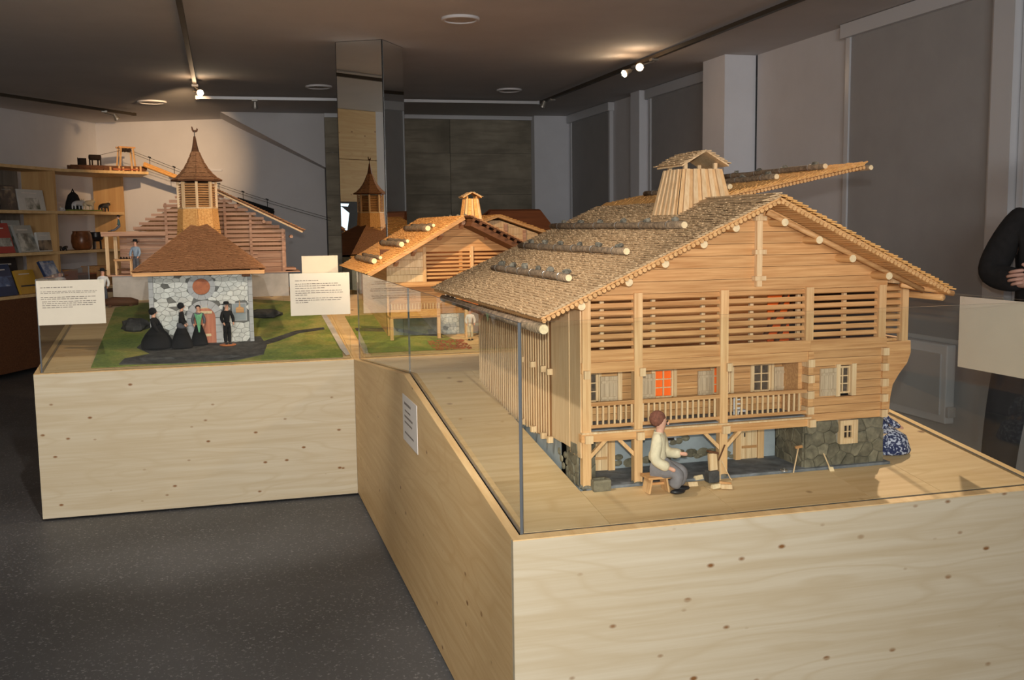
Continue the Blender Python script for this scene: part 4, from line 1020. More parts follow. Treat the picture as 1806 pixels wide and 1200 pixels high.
dpts = [(-.131-.064, .885), (-.131+.064, .885)] + [(-.131+.064*math.cos(a*math.pi/10), 1.06+.085*math.sin(a*math.pi/10)) for a in range(11)]
dr = MB().prism([(x, FY-.003, z) for x, z in dpts], (0, .004, 0)).build('door', 'pinkdoor', CH)
for z in (.945, 1.085, 1.118): bx('door_panel', 'cut', dr, -.165 if z < 1 else -.175, -.097 if z < 1 else -.087, FY-.0055, FY-.003, z, z+.016)
bx('door_threshold', 'dressed', CH, -.20, -.06, FY-.03, FY-.003, .878, .890)
bx('niche_window', 'plaster', CH, .040, .115, FY-.004, FY+.003, 1.040, 1.140)
bx('niche_frame', 'dressed', CH, .034, .121, FY-.002, FY+.003, 1.034, 1.146)
MB().prism([(.056, FY-.010, 1.085), (.104, FY-.010, 1.085), (.104, FY-.010, 1.115), (.084, FY-.010, 1.122), (.080, FY-.010, 1.165), (.074, FY-.010, 1.122), (.056, FY-.010, 1.115)], (0, .006, 0)).build('carved_lantern', 'h_x', CH)
for x in (-.010, ): MB().ball((x, FY-.006, 1.11), .012, .005, .035, 8, 6).build('wall_lamp', 'rock', CH)
for a, b in ((-.450, -.43), (.14, .160)): bx('side_wall', 'plaster', CH, a, b, FY+.021, 7.55, .90, 1.336)
bx('back_wall', 'plaster', CH, -.429, .139, 7.53, 7.55, .98, 1.336)
# pyramid roof
EY0, EY1, EX0, EX1, EZ = 6.445, 7.62, -.535, .240, 1.352
ap0, ap1 = V((cxr, 7.00, 1.668)), V((cxr, 7.08, 1.668))
fa, fb, fc, fd = V((EX0, EY0, EZ)), V((EX1, EY0, EZ+.006)), V((EX1, EY1, EZ+.006)), V((EX0, EY1, EZ))
rf = MB().add([fa, fb, fc, fd, ap0, ap1], [(0, 1, 4), (1, 2, 5, 4), (2, 3, 5), (3, 0, 4, 5), (3, 2, 1, 0)]).build('roof', 'brown', CH)
shingles(rf, 'shingle_brown', fa, fb, ap0-V((.004, 0, 0)), ap0+V((.004, 0, 0)), .0115, .022, .0024, jit=.3)
shingles(rf, 'shingle_brown', fb, fc, ap0, ap1, .0125, .022, .0026)
shingles(rf, 'shingle_brown', fd, fa, ap1, ap0, .0125, .022, .0026)
bx('eave_board', 'h_x', CH, EX0+.006, EX1-.006, EY0-.006, EY0+.008, EZ-.024, EZ-.002)
for x in (EX0+.004, EX1-.016): bx('eave_board', 'h_y', CH, x, x+.012, EY0+.010, EY1, EZ-.022, EZ-.002)
bx('rafter_tail', 'brown', CH, .10, .150, EY0+.01, FY, EZ-.040, EZ-.022)
# bell tower
TX, TY = -.152, 7.045
def octo(r, z, k, rot=0): a = 2*math.pi*k/8+rot; return V((TX+math.cos(a)*r, TY+math.sin(a)*r, z))
tb = MB().lathe((TX, TY, 0), [(.142, 1.46), (.136, 1.60), (.128, 1.66), (.122, 1.725), (.124, 1.738)], 8).build('tower_base', 'brown', CH)
for k in range(8):
    a0, a1 = octo(.143, 1.47, k), octo(.143, 1.47, k+1); b0, b1 = octo(.1235, 1.735, k), octo(.1235, 1.735, k+1)
    o = shingles(tb, 'shingle_new', a0, a1, b0, b1, .012, .018, .0022, lift=.001)
MB().lathe((TX, TY, 0), [(.124, 1.735), (.128, 1.738), (.128, 1.745), (.120, 1.746)], 8).build('sill_ring', 'h_pale', CH)
MB().lathe((TX, TY, 0), [(.092, 1.745), (.092, 1.905)], 8).build('bell_chamber', 'dark', CH)
for k in range(8):
    p0, p1 = octo(.119, 1.745, k), octo(.119, 1.910, k)
    MB().bar(p0, p1, .016, .016, (octo(1, 0, k)-V((TX, TY, 0))).normalized()).build('tower_post', 'h_pale', CH)
    mid = (octo(.112, 0, k)+octo(.112, 0, k+1))/2; side = (octo(.112, 0, k+1)-octo(.112, 0, k)).normalized(); out = (mid-V((TX, TY, 0))).normalized()
    for i in range(10):
        z = 1.754+i*.0155
        MB().obox((mid.x, mid.y, z), side*.036, out*.007-V((0, 0, .0045)), out*.0008+V((0, 0, .0012))).build('louvre', 'h_x', CH)
cap = MB().lathe((TX, TY, 0), [(.160, 1.914), (.162, 1.920), (.128, 1.940), (.100, 1.966), (.074, 2.000), (.052, 2.038), (.036, 2.075), (.025, 2.105), (.018, 2.135), (.012, 2.17), (.006, 2.205)], 8).build('spire', 'brown', CH)
prs = [(.163, 1.921), (.129, 1.941), (.101, 1.967), (.075, 2.001), (.053, 2.039), (.037, 2.076), (.026, 2.106)]
for (ra, za), (rb, zb) in zip(prs, prs[1:]):
    for k in range(8): shingles(cap, 'shingle_brown', octo(ra, za, k), octo(ra, za, k+1), octo(rb, zb, k), octo(rb, zb, k+1), .012, .016, .0016, lift=.0015, name='spire_shingles')
ck = MB().cyl((TX, TY, 2.20), (TX, TY, 2.240), .0028, n=6).build('vane_rod', 'rock', CH)
MB().prism([(TX+x*.9, TY, 2.232+z*.9) for x, z in ((-.010, 0), (.008, -.002), (.022, .004), (.026, .020), (.018, .032), (.014, .018), (.004, .014), (-.006, .018), (-.010, .034), (-.016, .042), (-.020, .036), (-.018, .016))], (0, .003, 0)).build('weathercock', 'brown', ck)
# field, paths and rocks around the church
def patch(name, label, mat, cat, pts, lift=.001, th=.004, sub=None):
    m = MB(); P = [V((x, y, gz(x, y)+lift)) for x, y in pts]
    m.prism(P, (0, 0, th)); o = m.build(name, mat, None); return tag(o, label, cat)
patch('field_mat', 'green painted meadow sheet around the church model', 'grass', 'meadow', [(-.745, 6.09), (.655, 6.07), (.675, 6.3), (.650, 7.70), (.2, 7.9), (-.62, 7.9), (-.765, 7.75)])
patch('field_mat', 'green painted meadow sheet before the middle chalet', 'grass', 'meadow', [(.80, 6.14), (1.35, 6.14), (1.42, 6.3), (1.30, 6.75), (1.0, 7.2), (.80, 7.2)])
patch('church_yard', 'dark rocky forecourt of the church model', 'rock', 'forecourt', [(-.60, 6.12), (-.30, 6.085), (.05, 6.10), (.20, 6.2), (.23, 6.42), (.20, 6.66), (-.50, 6.66), (-.53, 6.5), (-.44, 6.33), (-.58, 6.24)], .004, .006)
patch('field_path', 'narrow dark path crossing the meadow to the right', 'rock', 'path', [(.18, 6.40), (.30, 6.52), (.45, 6.72), (.62, 6.80), (.62, 6.86), (.43, 6.79), (.27, 6.60), (.17, 6.48)], .004, .003)
patch('field_path', 'dark path crossing the meadow of the middle chalet', 'rock', 'path', [(.82, 6.72), (1.0, 6.66), (1.25, 6.50), (1.34, 6.46), (1.35, 6.52), (1.05, 6.74), (.82, 6.80)], .004, .003)
patch('clear_strip', 'whitish plastic strip lying along the right edge of the meadow', 'plaster_w', 'strip', [(.640, 7.25), (.675, 7.25), (.700, 6.10), (.675, 6.08), (.660, 6.25)], .008, .002)
for i, (x, y, sx, sy, sz, lab) in enumerate(((-.58, 7.05, .09, .12, .055, 'mossy grey boulder left of the church model'), (.26, 7.30, .11, .10, .040, 'flat dark rock right of the church model'), (-.40, 6.19, .11, .035, .022, 'low slate ledge in the church forecourt'), (-.02, 6.17, .09, .03, .016, 'small slate ledge at the front glass of the church case'))):
    tag(MB().ball((x, y, gz(x, y)+sz*.3), sx, sy, sz, 12, 7, .14).build('rock', 'rock', None, smooth=False), lab, 'rock')
# little people before the church
SK = [(.24, 0), (.25, .02), (.22, .15), (.16, .32), (.085, .47), (.075, .52)]
KN = [(.30, 0), (.31, .03), (.30, .14), (.22, .28), (.11, .40), (.08, .44)]
def onyard(x, y): return (x, y, gz(x, y)+.010)
figure('crouching figure in black dress and black bonnet at the left of the church group', 'figurine', onyard(-.412, 6.47), .30, -.3, ('black', 'black'), skirt=KN, hat='bonnet', hair=None, seated=True, lean=-.05, group='figures before the church')
figure('woman figure in wide black skirt and grey apron bending to the woman in green', 'figurine', onyard(-.268, 6.45), .265, -.1, ('black', 'black'), skirt=SK, hat='bonnet', hair=None, lean=.02, apron='grey', group='figures before the church')
figure('figure with mint green shawl standing at the church door', 'figurine', onyard(-.168, 6.50), .240, -1.5, ('grey', 'black'), skirt=[(.20, 0), (.21, .02), (.18, .2), (.12, .38), (.08, .5)], hair='black', shawl='green', group='figures before the church')
figure('man figure in black suit and hat on an orange disc right of the church door', 'figurine', onyard(-.001, 6.47), .255, -1.15, ('black', 'black'), legs={'l': [(.0, -.05, .07), (0, -.05, .012)], 'r': [(.0, .05, .07), (0, .05, .012)]}, hair='white', hat='brim', group='figures before the church')
tag(MB().lathe((-.001, 6.462, gz(0, 6.462)+.006), [(.046, 0), (.050, .004), (.048, .009), (.030, .010)], 20).build('base_disc', 'orange', None), 'flat orange disc under the man in the black suit', 'disc')

# ------------------------------------------------------------------ barn model with open lath walls behind the church
BY = 8.05
BN = thing('model_barn', 'half-built barn model with rosy horizontal laths and stepped gable behind the church', 'model house', (-.17, BY, 1.08), 'wooden house models')
AX, AZ = -.150, 1.945
bleft = lambda z: -.30 - (1.87-z)*(.36/.27)
bright = lambda z: .469 - (z-1.593)*(.530/.304)
nz = 20
for i in range(nz):
    za = lerp(1.275, 1.930, i/nz); zc = za+.014
    xl = -.405 if zc < 1.585 else bleft(zc); xr = .460 if zc < 1.59 else bright(zc)-.01
    if i == 4: xr = .25
    elif i < 4: xr = .14+.035*i
    if xr-xl < .05: continue
    MB().obox(((xl+xr)/2, BY+random.uniform(-.002, .002), zc), ((xr-xl)/2, 0, random.uniform(-.002, .002)), (0, .007, 0), (0, 0, random.uniform(.0098, .0125))).build('lath', 'rose', BN)
for x, z0, z1 in ((-.405, 1.27, 1.80), (-.25, 1.42, 1.90), (.018, 1.30, 1.83), (.203, 1.30, 1.72), (.440, 1.275, 1.60)): bx('upright', 'h_pale' if x == -.25 else 'rose', BN, x-.009, x+.009, BY-.016, BY-.007, z0, z1)
bx('board_wall', 'rose', BN, .10, .452, BY+.010, BY+.018, 1.27, 1.43)
for i in range(4): bx('wall_board', 'rose', BN, .245+.0*i, .432, BY-.004, BY+.008, 1.275+i*.036, 1.309+i*.036)
MB().prism([(-.40, BY+.05, 1.27), (.455, BY+.05, 1.27), (.455, BY+.05, 1.585), (AX, BY+.05, 1.90), (-.64, BY+.05, 1.60), (-.40, BY+.05, 1.58)], (0, .01, 0)).build('inner_wall', 'h_dark', BN)  # sheet whose darker colour paints the shade between the laths
bx('plaster_base', 'plaster_w', BN, -.80, .470, BY-.02, 8.36, 1.05, 1.268)
bx('base_plate', 'rose', BN, -.83, .56, BY-.04, 8.37, 1.268, 1.276)
for a, b in ((-.42, -.405), (.445, .46)): bx('side_wall', 'rose', BN, a, b, BY+.02, 8.36, 1.277, 1.585)
rfb = MB().obox(((AX+.597)/2, 8.17, (AZ+1.578)/2), ((.597-AX)/2, 0, (1.578-AZ)/2), (0, .21, 0), (.001, 0, .003)).build('roof_slope', 'brown', BN)
shingles(rfb, 'shingle_brown', (.605, 7.965, 1.582), (.605, 8.37, 1.582), (AX, 7.965, AZ+.008), (AX, 8.37, AZ+.008), .022, .03, .005)
MB().bar((.585, 7.962, 1.572), (AX+.005, 7.962, AZ-.010), .006, .012).build('verge_board', 'h_pale', BN)
for x in (.10, .30, .50): MB().cyl((x, 7.97, 1.593-(x-.469)*.574-.035), (x, 8.1, 1.593-(x-.469)*.574-.035), .013, n=8).build('purlin', 'rose', BN)
bx('bracket_shelf', 'rose', BN, .44, .53, BY-.02, BY+.2, 1.285, 1.30)
# porch of the barn
bx('porch_roof', 'h_x', BN, -.862, -.600, BY-.03, 8.34, 1.578, 1.594)
bx('porch_fascia', 'rose', BN, -.86, -.412, BY-.034, BY-.028, 1.560, 1.592)
for x in (-.825, -.775): bx('porch_post', 'h_pale', BN, x-.012, x+.012, BY-.02 + (.1 if x > -.8 else 0), BY+.005+(.1 if x > -.8 else 0), 1.277, 1.577)
for i in range(8): bx('porch_wall_board', 'rose', BN, -.76, -.425, 8.30, 8.31, 1.277+i*.0375, 1.312+i*.0375)
tb_ = thing('workbench', 'tiny wooden workbench with tools under the barn porch', 'workbench', (-.715, BY-.0, 1.277))
bx('top', 'h_x', tb_, -.782, -.655, BY-.03, BY+.06, 1.378, 1.392)
for x in (-.775, -.672):
    for yy in (BY-.026, BY+.045): bx('leg', 'h_z', tb_, x, x+.012, yy, yy+.012, 1.277, 1.378)
bx('shelf', 'brown', tb_, -.762, -.672, BY-.01, BY+.04, 1.31, 1.32)
for i, (x, w) in enumerate(((-.735, .010), (-.715, .007), (-.695, .009), (-.675, .006))):
    tag(MB().lathe((x, BY+.01, 1.392), [(w, 0), (w*1.1, .006), (w*.5, .014), (w*.3, .016)], 8).build('small_tool', 'dark', None), ['leftmost dark tool on the tiny workbench', 'second dark tool on the tiny workbench', 'third dark tool on the tiny workbench', 'rightmost dark tool on the tiny workbench'][i], 'tool', 'tools on the tiny workbench')
figure('standing figure in pale blue smock and dark hat under the barn porch', 'figurine', (-.628, BY-.02, 1.277), .25, -2.0, ('blue', 'grey'), legs={'l': [(.0, -.05, .07), (0, -.05, .012)], 'r': [(.0, .05, .07), (0, .05, .012)]}, hat='brim', group='figures at the barn')
figure('seated figure in teal coat on the roof of the barn porch', 'figurine', (-.735, BY+.03, 1.594), .15, 3.3, ('teal', 'grey'), legs={'l': [(.22, -.05, .012), (.40, -.06, .008)], 'r': [(.22, .05, .012), (.42, .05, .008)]}, seated=True, hat='brim', lean=.03, group='figures at the barn')
figure('figure in white shirt with dark braces standing left of the barn base', 'figurine', (-.845, 7.85, gz(0, 7.85)), .26, -1.6, ('white', 'grey'), legs={'l': [(.0, -.05, .07), (0, -.05, .012)], 'r': [(.0, .05, .07), (0, .05, .012)]}, hat='brim', group='figures at the barn')
# log hut animal beside the barn: low dark wooden trough
lt = thing('log_trough', 'dark carved log trough lying left of the church', 'trough', (-.73, 7.80, gz(0, 7.8)))
zz = gz(0, 7.8)
MB().tube([(-.84, 7.8, zz+.035), (-.78, 7.8, zz+.04), (-.66, 7.8, zz+.035), (-.61, 7.8, zz+.03)], [.022, .034, .032, .018], 9).build('trunk', 'brown', lt, smooth=True)
for x in (-.80, -.66): bx('support', 'brown', lt, x-.01, x+.01, 7.78, 7.82, zz, zz+.02)

# ------------------------------------------------------------------ middle chalet
M2 = thing('model_chalet', 'middle chalet model with lit slats and small board chimney beside the mirror column', 'model house', (1.48, 6.52, .885), 'wooden house models')
W2, V2, B2 = 6.52, 6.40, 7.90
E2 = (.863, 1.311); R2 = (1.490, 1.664); F2 = (2.120, 1.350)
z2l = lambda x: E2[1]+(R2[1]-E2[1])*(x-E2[0])/(R2[0]-E2[0]); z2r = lambda x: R2[1]+(F2[1]-R2[1])*(x-R2[0])/(F2[0]-R2[0])
i2l = lambda z: E2[0]+(z-E2[1])*(R2[0]-E2[0])/(R2[1]-E2[1]); i2r = lambda z: R2[0]+(z-R2[1])*(F2[0]-R2[0])/(F2[1]-R2[1])
z = 1.245; k = 0
while z < 1.61:
    z1 = z+.048; zt_ = min(z1, 1.635)
    xl0, xl1 = max(1.0, i2l(z+.03)), max(1.0, i2l(zt_+.03)); xr0, xr1 = min(1.98, i2r(z+.03)), min(1.98, i2r(zt_+.03))
    if 1.26 < z+.02 < 1.43:
        poly_board('wall_board', 'h_pale', M2, [(xl0, z+.001), (1.243, z+.001), (1.243, zt_-.001), (xl1, zt_-.001)], W2, .014)
        if xr0 > 1.87: poly_board('wall_board', 'h_pale', M2, [(1.86, z+.001), (xr0, z+.001), (xr1, zt_-.001), (1.86, zt_-.001)], W2, .014)
    else: poly_board('gable_board', 'h_x', M2, [(xl0, z+.001), (xr0, z+.001), (xr1, zt_-.001), (xl1, zt_-.001)], W2, .014)
    z = z1; k += 1
for i in range(7):
    zz = 1.268+i*.0250
    for a, b in ((1.252, 1.552), (1.572, 1.852)): MB().obox(((a+b)/2, W2+.004, zz), ((b-a)/2, 0, 0), (0, .003, -.002), (0, .002, .0062)).build('slat', 'h_x', M2)
for x in (1.247, 1.562, 1.856): bx('post', 'h_z', M2, x-.010, x+.010, W2-.008, W2+.012, 1.245, 1.47)
bx('post', 'shingle_new', M2, 1.484, 1.506, W2+.03, W2+.05, 1.245, 1.45)
bx('attic_back_wall', 'brown', M2, 1.02, 1.96, W2+.40, W2+.41, 1.2, 1.45)  # coloured dark to paint the shade in the slat gaps
for a, b in ((1.0, 1.012), (1.968, 1.98)): bx('side_wall', 'h_y', M2, a, b, W2+.015, 7.8, .90, z2l(1.0)-.02 if a < 1.5 else z2r(1.98)-.02)
bx('back_wall', 'h_x', M2, 1.013, 1.967, 7.78, 7.80, .98, 1.36)
for x, dz in ((1.055, 0), (1.17, 0), (1.345, 0), (1.49, -.012), (1.66, 0), (1.83, 0)):
    zz = (z2l(x) if x < 1.49 else z2r(x))-.030+dz
    p = MB().prism([(x-.012, V2+.02, zz+.012), (x-.012, W2+.01, zz+.012), (x-.012, W2+.01, zz-.045), (x-.012, W2-.02, zz-.035), (x-.012, V2+.03, zz-.012)], (.024, 0, 0)).build('purlin_bracket', 'rose', M2)
bx('floor_beam', 'h_x', M2, .99, 1.985, W2-.012, W2+.016, 1.215, 1.2445)
# lower storeys
for i in range(5): bx('wall_log', 'h_x', M2, 1.0, 1.98, W2+.05, W2+.07, 1.03+i*.0372, 1.0655+i*.0372)
window_small(M2, 1.395, 1.450, 1.128, 1.180, W2+.044, 2, 2, 'dark', .006, frame='white')
for x0, x1, m_ in ((1.50, 1.56, 'terracotta'), (1.575, 1.64, 'orange')): bx('coloured_shutter', m_, M2, x0, x1, W2+.040, W2+.048, 1.055, 1.15)
stb = bx('foundation_wall', 'plaster', M2, 1.0, 1.98, W2+.03, W2+.05, .87, 1.029)
stones_wall(stb, 1.335, 1.475, .892, 1.028, W2+.03, .026, 'cstone', 'cstone_d', .2, .002, .004, None, 1, 2)
bx('shed_panel', 'slate', M2, 1.10, 1.33, W2-.002, W2+.01, .90, 1.02)
# balcony
bx('balcony_floor', 'h_x', M2, 1.0, 1.32, V2, W2+.045, 1.022, 1.032)
bx('balcony_front', 'shingle_new', M2, 1.0, 1.32, V2, V2+.008, 1.033, 1.078)
bx('handrail', 'h_x', M2, 1.0, 1.32, V2-.002, V2+.010, 1.116, 1.126)
for i in range(17): bx('baluster', 'h_pale', M2, 1.006+i*.0190, 1.011+i*.0190, V2+.001, V2+.007, 1.078, 1.116)
for x in (1.005, 1.31): bx('balcony_post', 'h_z', M2, x-.010, x+.010, V2-.002, V2+.02, .885, 1.0215)
for i, x in enumerate((1.50, 1.62, 1.72)): bx('yard_post', ('h_pale', 'rose', 'brown')[i], M2, x-.012, x+.012, 6.42, 6.445, .878, 1.06)
# roof
r2l = MB().obox(((E2[0]+R2[0])/2, (V2+B2)/2, (E2[1]+R2[1])/2-.002), ((R2[0]-E2[0])/2, 0, (R2[1]-E2[1])/2), (0, (B2-V2)/2, 0), (-.0022, 0, .004)).build('roof_slope', 'h_y', M2)
shingles(r2l, 'shingle_new', (E2[0]-.012, V2-.006, E2[1]-.003), (E2[0]-.012, B2, E2[1]-.003), (R2[0], V2-.006, R2[1]+.004), (R2[0], B2, R2[1]+.004), .020, .030, .004)
V2L = V2; V2 = 6.24
r2r = MB().obox(((F2[0]+R2[0])/2, (V2+B2)/2, (F2[1]+R2[1])/2-.002), ((F2[0]-R2[0])/2, 0, (F2[1]-R2[1])/2), (0, (B2-V2)/2, 0), (.002, 0, .004)).build('roof_slope', 'brown', M2)
MB().obox(((F2[0]+R2[0])/2-.01, (V2+B2)/2, (F2[1]+R2[1])/2-.036), ((F2[0]-R2[0])/2-.02, 0, (F2[1]-R2[1])/2+.012), (0, (B2-V2)/2-.004, 0), (.006, 0, .014)).build('roof_boarding', 'brown', M2)
shingles(r2r, 'shingle_brown', (F2[0]+.012, V2-.006, F2[1]-.003), (F2[0]+.012, B2, F2[1]-.003), (R2[0], V2-.006, R2[1]+.004), (R2[0], B2, R2[1]+.004), .020, .030, .004)
battens(r2r, F2, R2, V2-.004, B2, 14, .010, -.016, 'brown'); V2 = V2L
MB().bar((E2[0], V2-.004, E2[1]-.012), (R2[0], V2-.004, R2[1]-.012), .010, .022).build('verge_board', 'h_x', M2)
n2 = (-(R2[1]-E2[1]), 0, R2[0]-E2[0]); n2r = (R2[1]-F2[1], 0, F2[0]-R2[0])
for x, a, b in ((.945, 6.60, 7.5), (1.130, 6.62, 7.5), (1.310, 6.64, 7.5)): weigh_log(r2l, x, z2l(x)+.006, a, b, .020, n2, 4, False); weigh_log(r2l, x+.045, z2l(x+.045)+.006, a+.05, b, .013, n2, 3, False)
weigh_log(r2r, 1.56, z2r(1.56)+.006, 6.5, 7.4, .014, n2r, 4, True, False)
board_chimney(M2, 1.70, 7.10, 1.58, 1.792, .078, .046, 5, .066, .045, 'shingle_new')
l = bpy.data.lights.new('middle_chalet_lamp', 'POINT'); l.energy = 2.0; l.color = (1, .6, .25); l.shadow_soft_size = .01
o = bpy.data.objects.new('middle_chalet_lamp', l); COL.objects.link(o); o.location = (1.52, 6.72, 1.40)
figure('figure in white jacket standing in the yard of the middle chalet', 'figurine', (1.505, 6.36, gz(0, 6.36)), .20, -1.6, ('white', 'shirt'), legs={'l': [(.0, -.05, .06), (0, -.05, .012)], 'r': [(.0, .05, .06), (0, .05, .012)]}, group='figures at the middle chalet')
ww = MB()
for i in range(220):
    x = random.uniform(1.22, 1.46); y = random.uniform(6.12, 6.36); a = random.uniform(0, 3.1)
    ww.obox((x, y, gz(0, y)+.006), (math.cos(a)*.007, math.sin(a)*.007, 0), (-math.sin(a)*.003, math.cos(a)*.003, 0), (0, 0, .003))
o = ww.build('wood_chips', 'terracotta', None); o['kind'] = 'stuff'; tag(o, 'scatter of reddish wood chips in the yard of the middle chalet', 'wood chips')

# far plinth with the small house and the brown-roofed shed behind the middle chalet
p4 = thing('display_plinth', 'rear pine plinth behind the middle chalet, mostly hidden', 'plinth', (2.2, 8.8, 0), 'pine display plinths')
bx('front_panel', 'pine_front', p4, 1.56, 2.98, 8.03, 8.05, .015, 1.05); bx('table_board', 'pine_top', p4, 1.56, 2.98, 8.03, 9.6, 1.051, 1.07)
for a in (1.56, 2.96): bx('side_panel', 'pine_side', p4, a, a+.02, 8.051, 9.58, .015, 1.05)
bx('foot', 'core', p4, 1.6, 2.94, 8.07, 9.5, 0, .016)
H3 = thing('model_chalet', 'small chalet gable peeping out right behind the middle chalet', 'model house', (2.16, 8.15, 1.07), 'wooden house models')
for i in range(7):
    za = 1.24+i*.058; zb = za+.056; hw = lambda z: (1.655-z)/.345
    poly_board('gable_board', 'h_pale', H3, [(max(1.72, 2.16-hw(za)), za), (min(2.52, 2.16+hw(za)), za), (min(2.52, 2.16+hw(min(zb, 1.65))), min(zb, 1.65)), (max(1.72, 2.16-hw(min(zb, 1.65))), min(zb, 1.65))], 8.14, .015)
for x in (1.95, 2.24, 2.40): bx('post', 'rose', H3, x-.014, x+.014, 8.125, 8.139, 1.2, 1.655-abs(x-2.16)*.345-.01)
bx('body', 'h_x', H3, 1.74, 2.50, 8.156, 8.75, 1.07, 1.50)
for s in (-1, 1):
    ro = MB().obox((2.16+s*.215, 8.42, 1.604), (s*.215, 0, -.074), (0, .36, 0), (0, 0, .010)).build('roof_slope', 'h_y', H3)
    shingles(ro, 'shingle_new', (2.16+s*.44, 8.05, 1.536), (2.16+s*.44, 8.78, 1.536), (2.16, 8.05, 1.690), (2.16, 8.78, 1.690), .03, .04, .005)
BR = thing('model_shed', 'plain dark brown roofed model shed behind the small chalet', 'model house', (2.55, 9.0, 1.07), 'wooden house models')
bx('wall', 'brown', BR, 2.25, 2.86, 8.86, 9.45, 1.07, 1.56)
MB().prism([(2.33, 8.95, 1.735), (2.800, 8.95, 1.735), (2.90, 8.83, 1.56), (2.20, 8.83, 1.56)], (0, .04, .01)).build('roof_slope', 'brownred', BR)
MB().prism([(2.33, 8.99, 1.738), (2.800, 8.99, 1.738), (2.90, 9.5, 1.56), (2.20, 9.5, 1.56)], (0, .02, .01)).build('roof_slope', 'brownred', BR)

# ------------------------------------------------------------------ book shelves along the left wall
SP = V((-2.397, 12.035, 0)); SD = V((math.sin(math.radians(25)), math.cos(math.radians(25)), 0)); SN = V((SD.y, -SD.x, 0))
def at(s, o, z): return SP + SD*s + SN*o + V((0, 0, z))      # along the shelf, out from its front edge, up
def sbox(name, mat, par, s0, s1, o0, o1, z0, z1, **k):
    return MB().obox(at((s0+s1)/2, (o0+o1)/2, (z0+z1)/2), SD*(s1-s0)/2, SN*(o1-o0)/2, V((0, 0, (z1-z0)/2))).build(name, mat, par, **k)
SH = thing('shelf_unit', 'pale wooden shelf unit with books and models along the left wall', 'shelf', at(.6, -.25, 0))
for z, s1 in ((.865, 2.70), (1.335, 2.70), (1.810, 2.72)): sbox('shelf_board', 'rim', SH, -1.6, s1, -.42, 0, z, z+.034)
top = [at(-1.6, 0, 2.31), at(1.34, 0, 2.31), V((-1.276, 13.649, 2.31)), V((-.881, 13.905, 2.31)), V((-1.02, 14.60, 2.31)), at(2.7, -.42, 2.31), at(-1.6, -.42, 2.31)]
MB().prism(top, (0, 0, .034)).build('shelf_board', 'rim', SH)
for s in (-.6, 1.22, 2.72): sbox('upright', 'rim_z', SH, s-.02, s+.02, -.42, -.004, .899, 2.309)
sbox('base_front', 'brown', SH, -1.6, 2.70, -.03, -.004, .06, .864)
for s in (-1.58, 2.66): sbox('base_side', 'brown', SH, s, s+.03, -.42, -.031, 0, .864)
for i in range(9): sbox('back_board', 'greyboard', SH, -1.2+i*.26, -1.2+i*.26+.256, -.43, -.421, .9, 2.309)
def book(label, s0, w, z, h, tilt, cover, pic, th=.03, o0=-.06, group='books and brochures on the shelves', picbox=(.12, .10, .88, .52), yaw=0):
    t = thing('book', label, 'book', at(s0+w/2, o0, z), group)
    a = SD*math.cos(yaw) + SN*math.sin(yaw); n0 = SN*math.cos(yaw) - SD*math.sin(yaw)
    upv = V((0, 0, 1))*math.cos(tilt) - SN*math.sin(tilt); nv = a.cross(upv).normalized()
    if nv.dot(SN) < 0: nv = -nv
    o = at(s0, o0, z+.003) 
    MB().obox(o+a*w/2+upv*h/2-nv*th/2, a*w/2, nv*th/2, upv*h/2).build('cover', cover, t)
    x0, y0, x1, y1 = picbox
    MB().obox(o+a*w*(x0+x1)/2+upv*h*(y0+y1)/2+nv*.001, a*w*(x1-x0)/2, nv*.001, upv*h*(y1-y0)/2).build('cover_picture', pic, t)
    MB().obox(o+a*w*.45+upv*h*.83+nv*.001, a*w*.28, nv*.001, upv*h*.018).build('title_line', 'paper_w', t)
    return t
for nm, c in (('red', (168, 44, 40)), ('navy', (44, 62, 100)), ('ochre', (206, 160, 60)), ('charcoal', (58, 54, 54)), ('palegrey', (170, 172, 168)), ('whiteb', (206, 206, 202))): G['cov_'+nm] = plain('cover_'+nm, c, .4, n=.05)
G['pic_a'] = picture_mat('picture_mountain', (60, 66, 66), (120, 128, 124), (196, 198, 192)); G['pic_b'] = picture_mat('picture_blue', (38, 58, 100), (84, 116, 166), (196, 206, 220), 7)
G['pic_c'] = picture_mat('picture_green', (60, 76, 60), (150, 152, 146), (206, 206, 200)); G['pic_d'] = picture_mat('picture_dark', (30, 28, 30), (52, 46, 46), (150, 132, 110), 6)
book('dark cover book with pale figures on the upper left shelf', .30, .30, 1.844, .275, .12, 'cov_charcoal', 'pic_d', picbox=(.06, .05, .94, .95))
book('wide pale book with a green tree picture on the upper left shelf', .63, .48, 1.844, .240, .15, 'cov_whiteb', 'pic_c', picbox=(.25, .05, .78, .6))
book('red book with a small grey picture on the middle left shelf', .14, .36, 1.369, .34, .25, 'cov_red', 'pic_c', picbox=(.35, .22, .95, .5))
book('orange-brown booklet behind the red book on the middle shelf', .20, .28, 1.369, .41, .10, 'h_x', 'terracotta', .02, -.20)
book('yellow brochure at the left picture edge beside the red book', -.22, .33, 1.369, .28, .2, 'cov_ochre', 'pic_a')
book('grey brochure with a mountain photograph right of the red book', .60, .33, 1.369, .32, .3, 'cov_palegrey', 'pic_a', picbox=(.05, .05, .95, .7))
book('second grey brochure standing behind the mountain brochure', .56, .30, 1.369, .37, .18, 'cov_palegrey', 'pic_c', .02, -.18)
book('white folder with a dark photograph beside the shelf upright', .93, .26, 1.369, .225, .12, 'cov_whiteb', 'pic_d', picbox=(.02, .06, .98, .58))
book('grey booklet leaning at the left picture edge on the counter', -.16, .22, .899, .30, .3, 'cov_palegrey', 'pic_a')
book('navy brochure with a lake picture standing on the counter', .16, .34, .899, .36, .3, 'cov_navy', 'pic_b', picbox=(.04, .30, .96, .62))
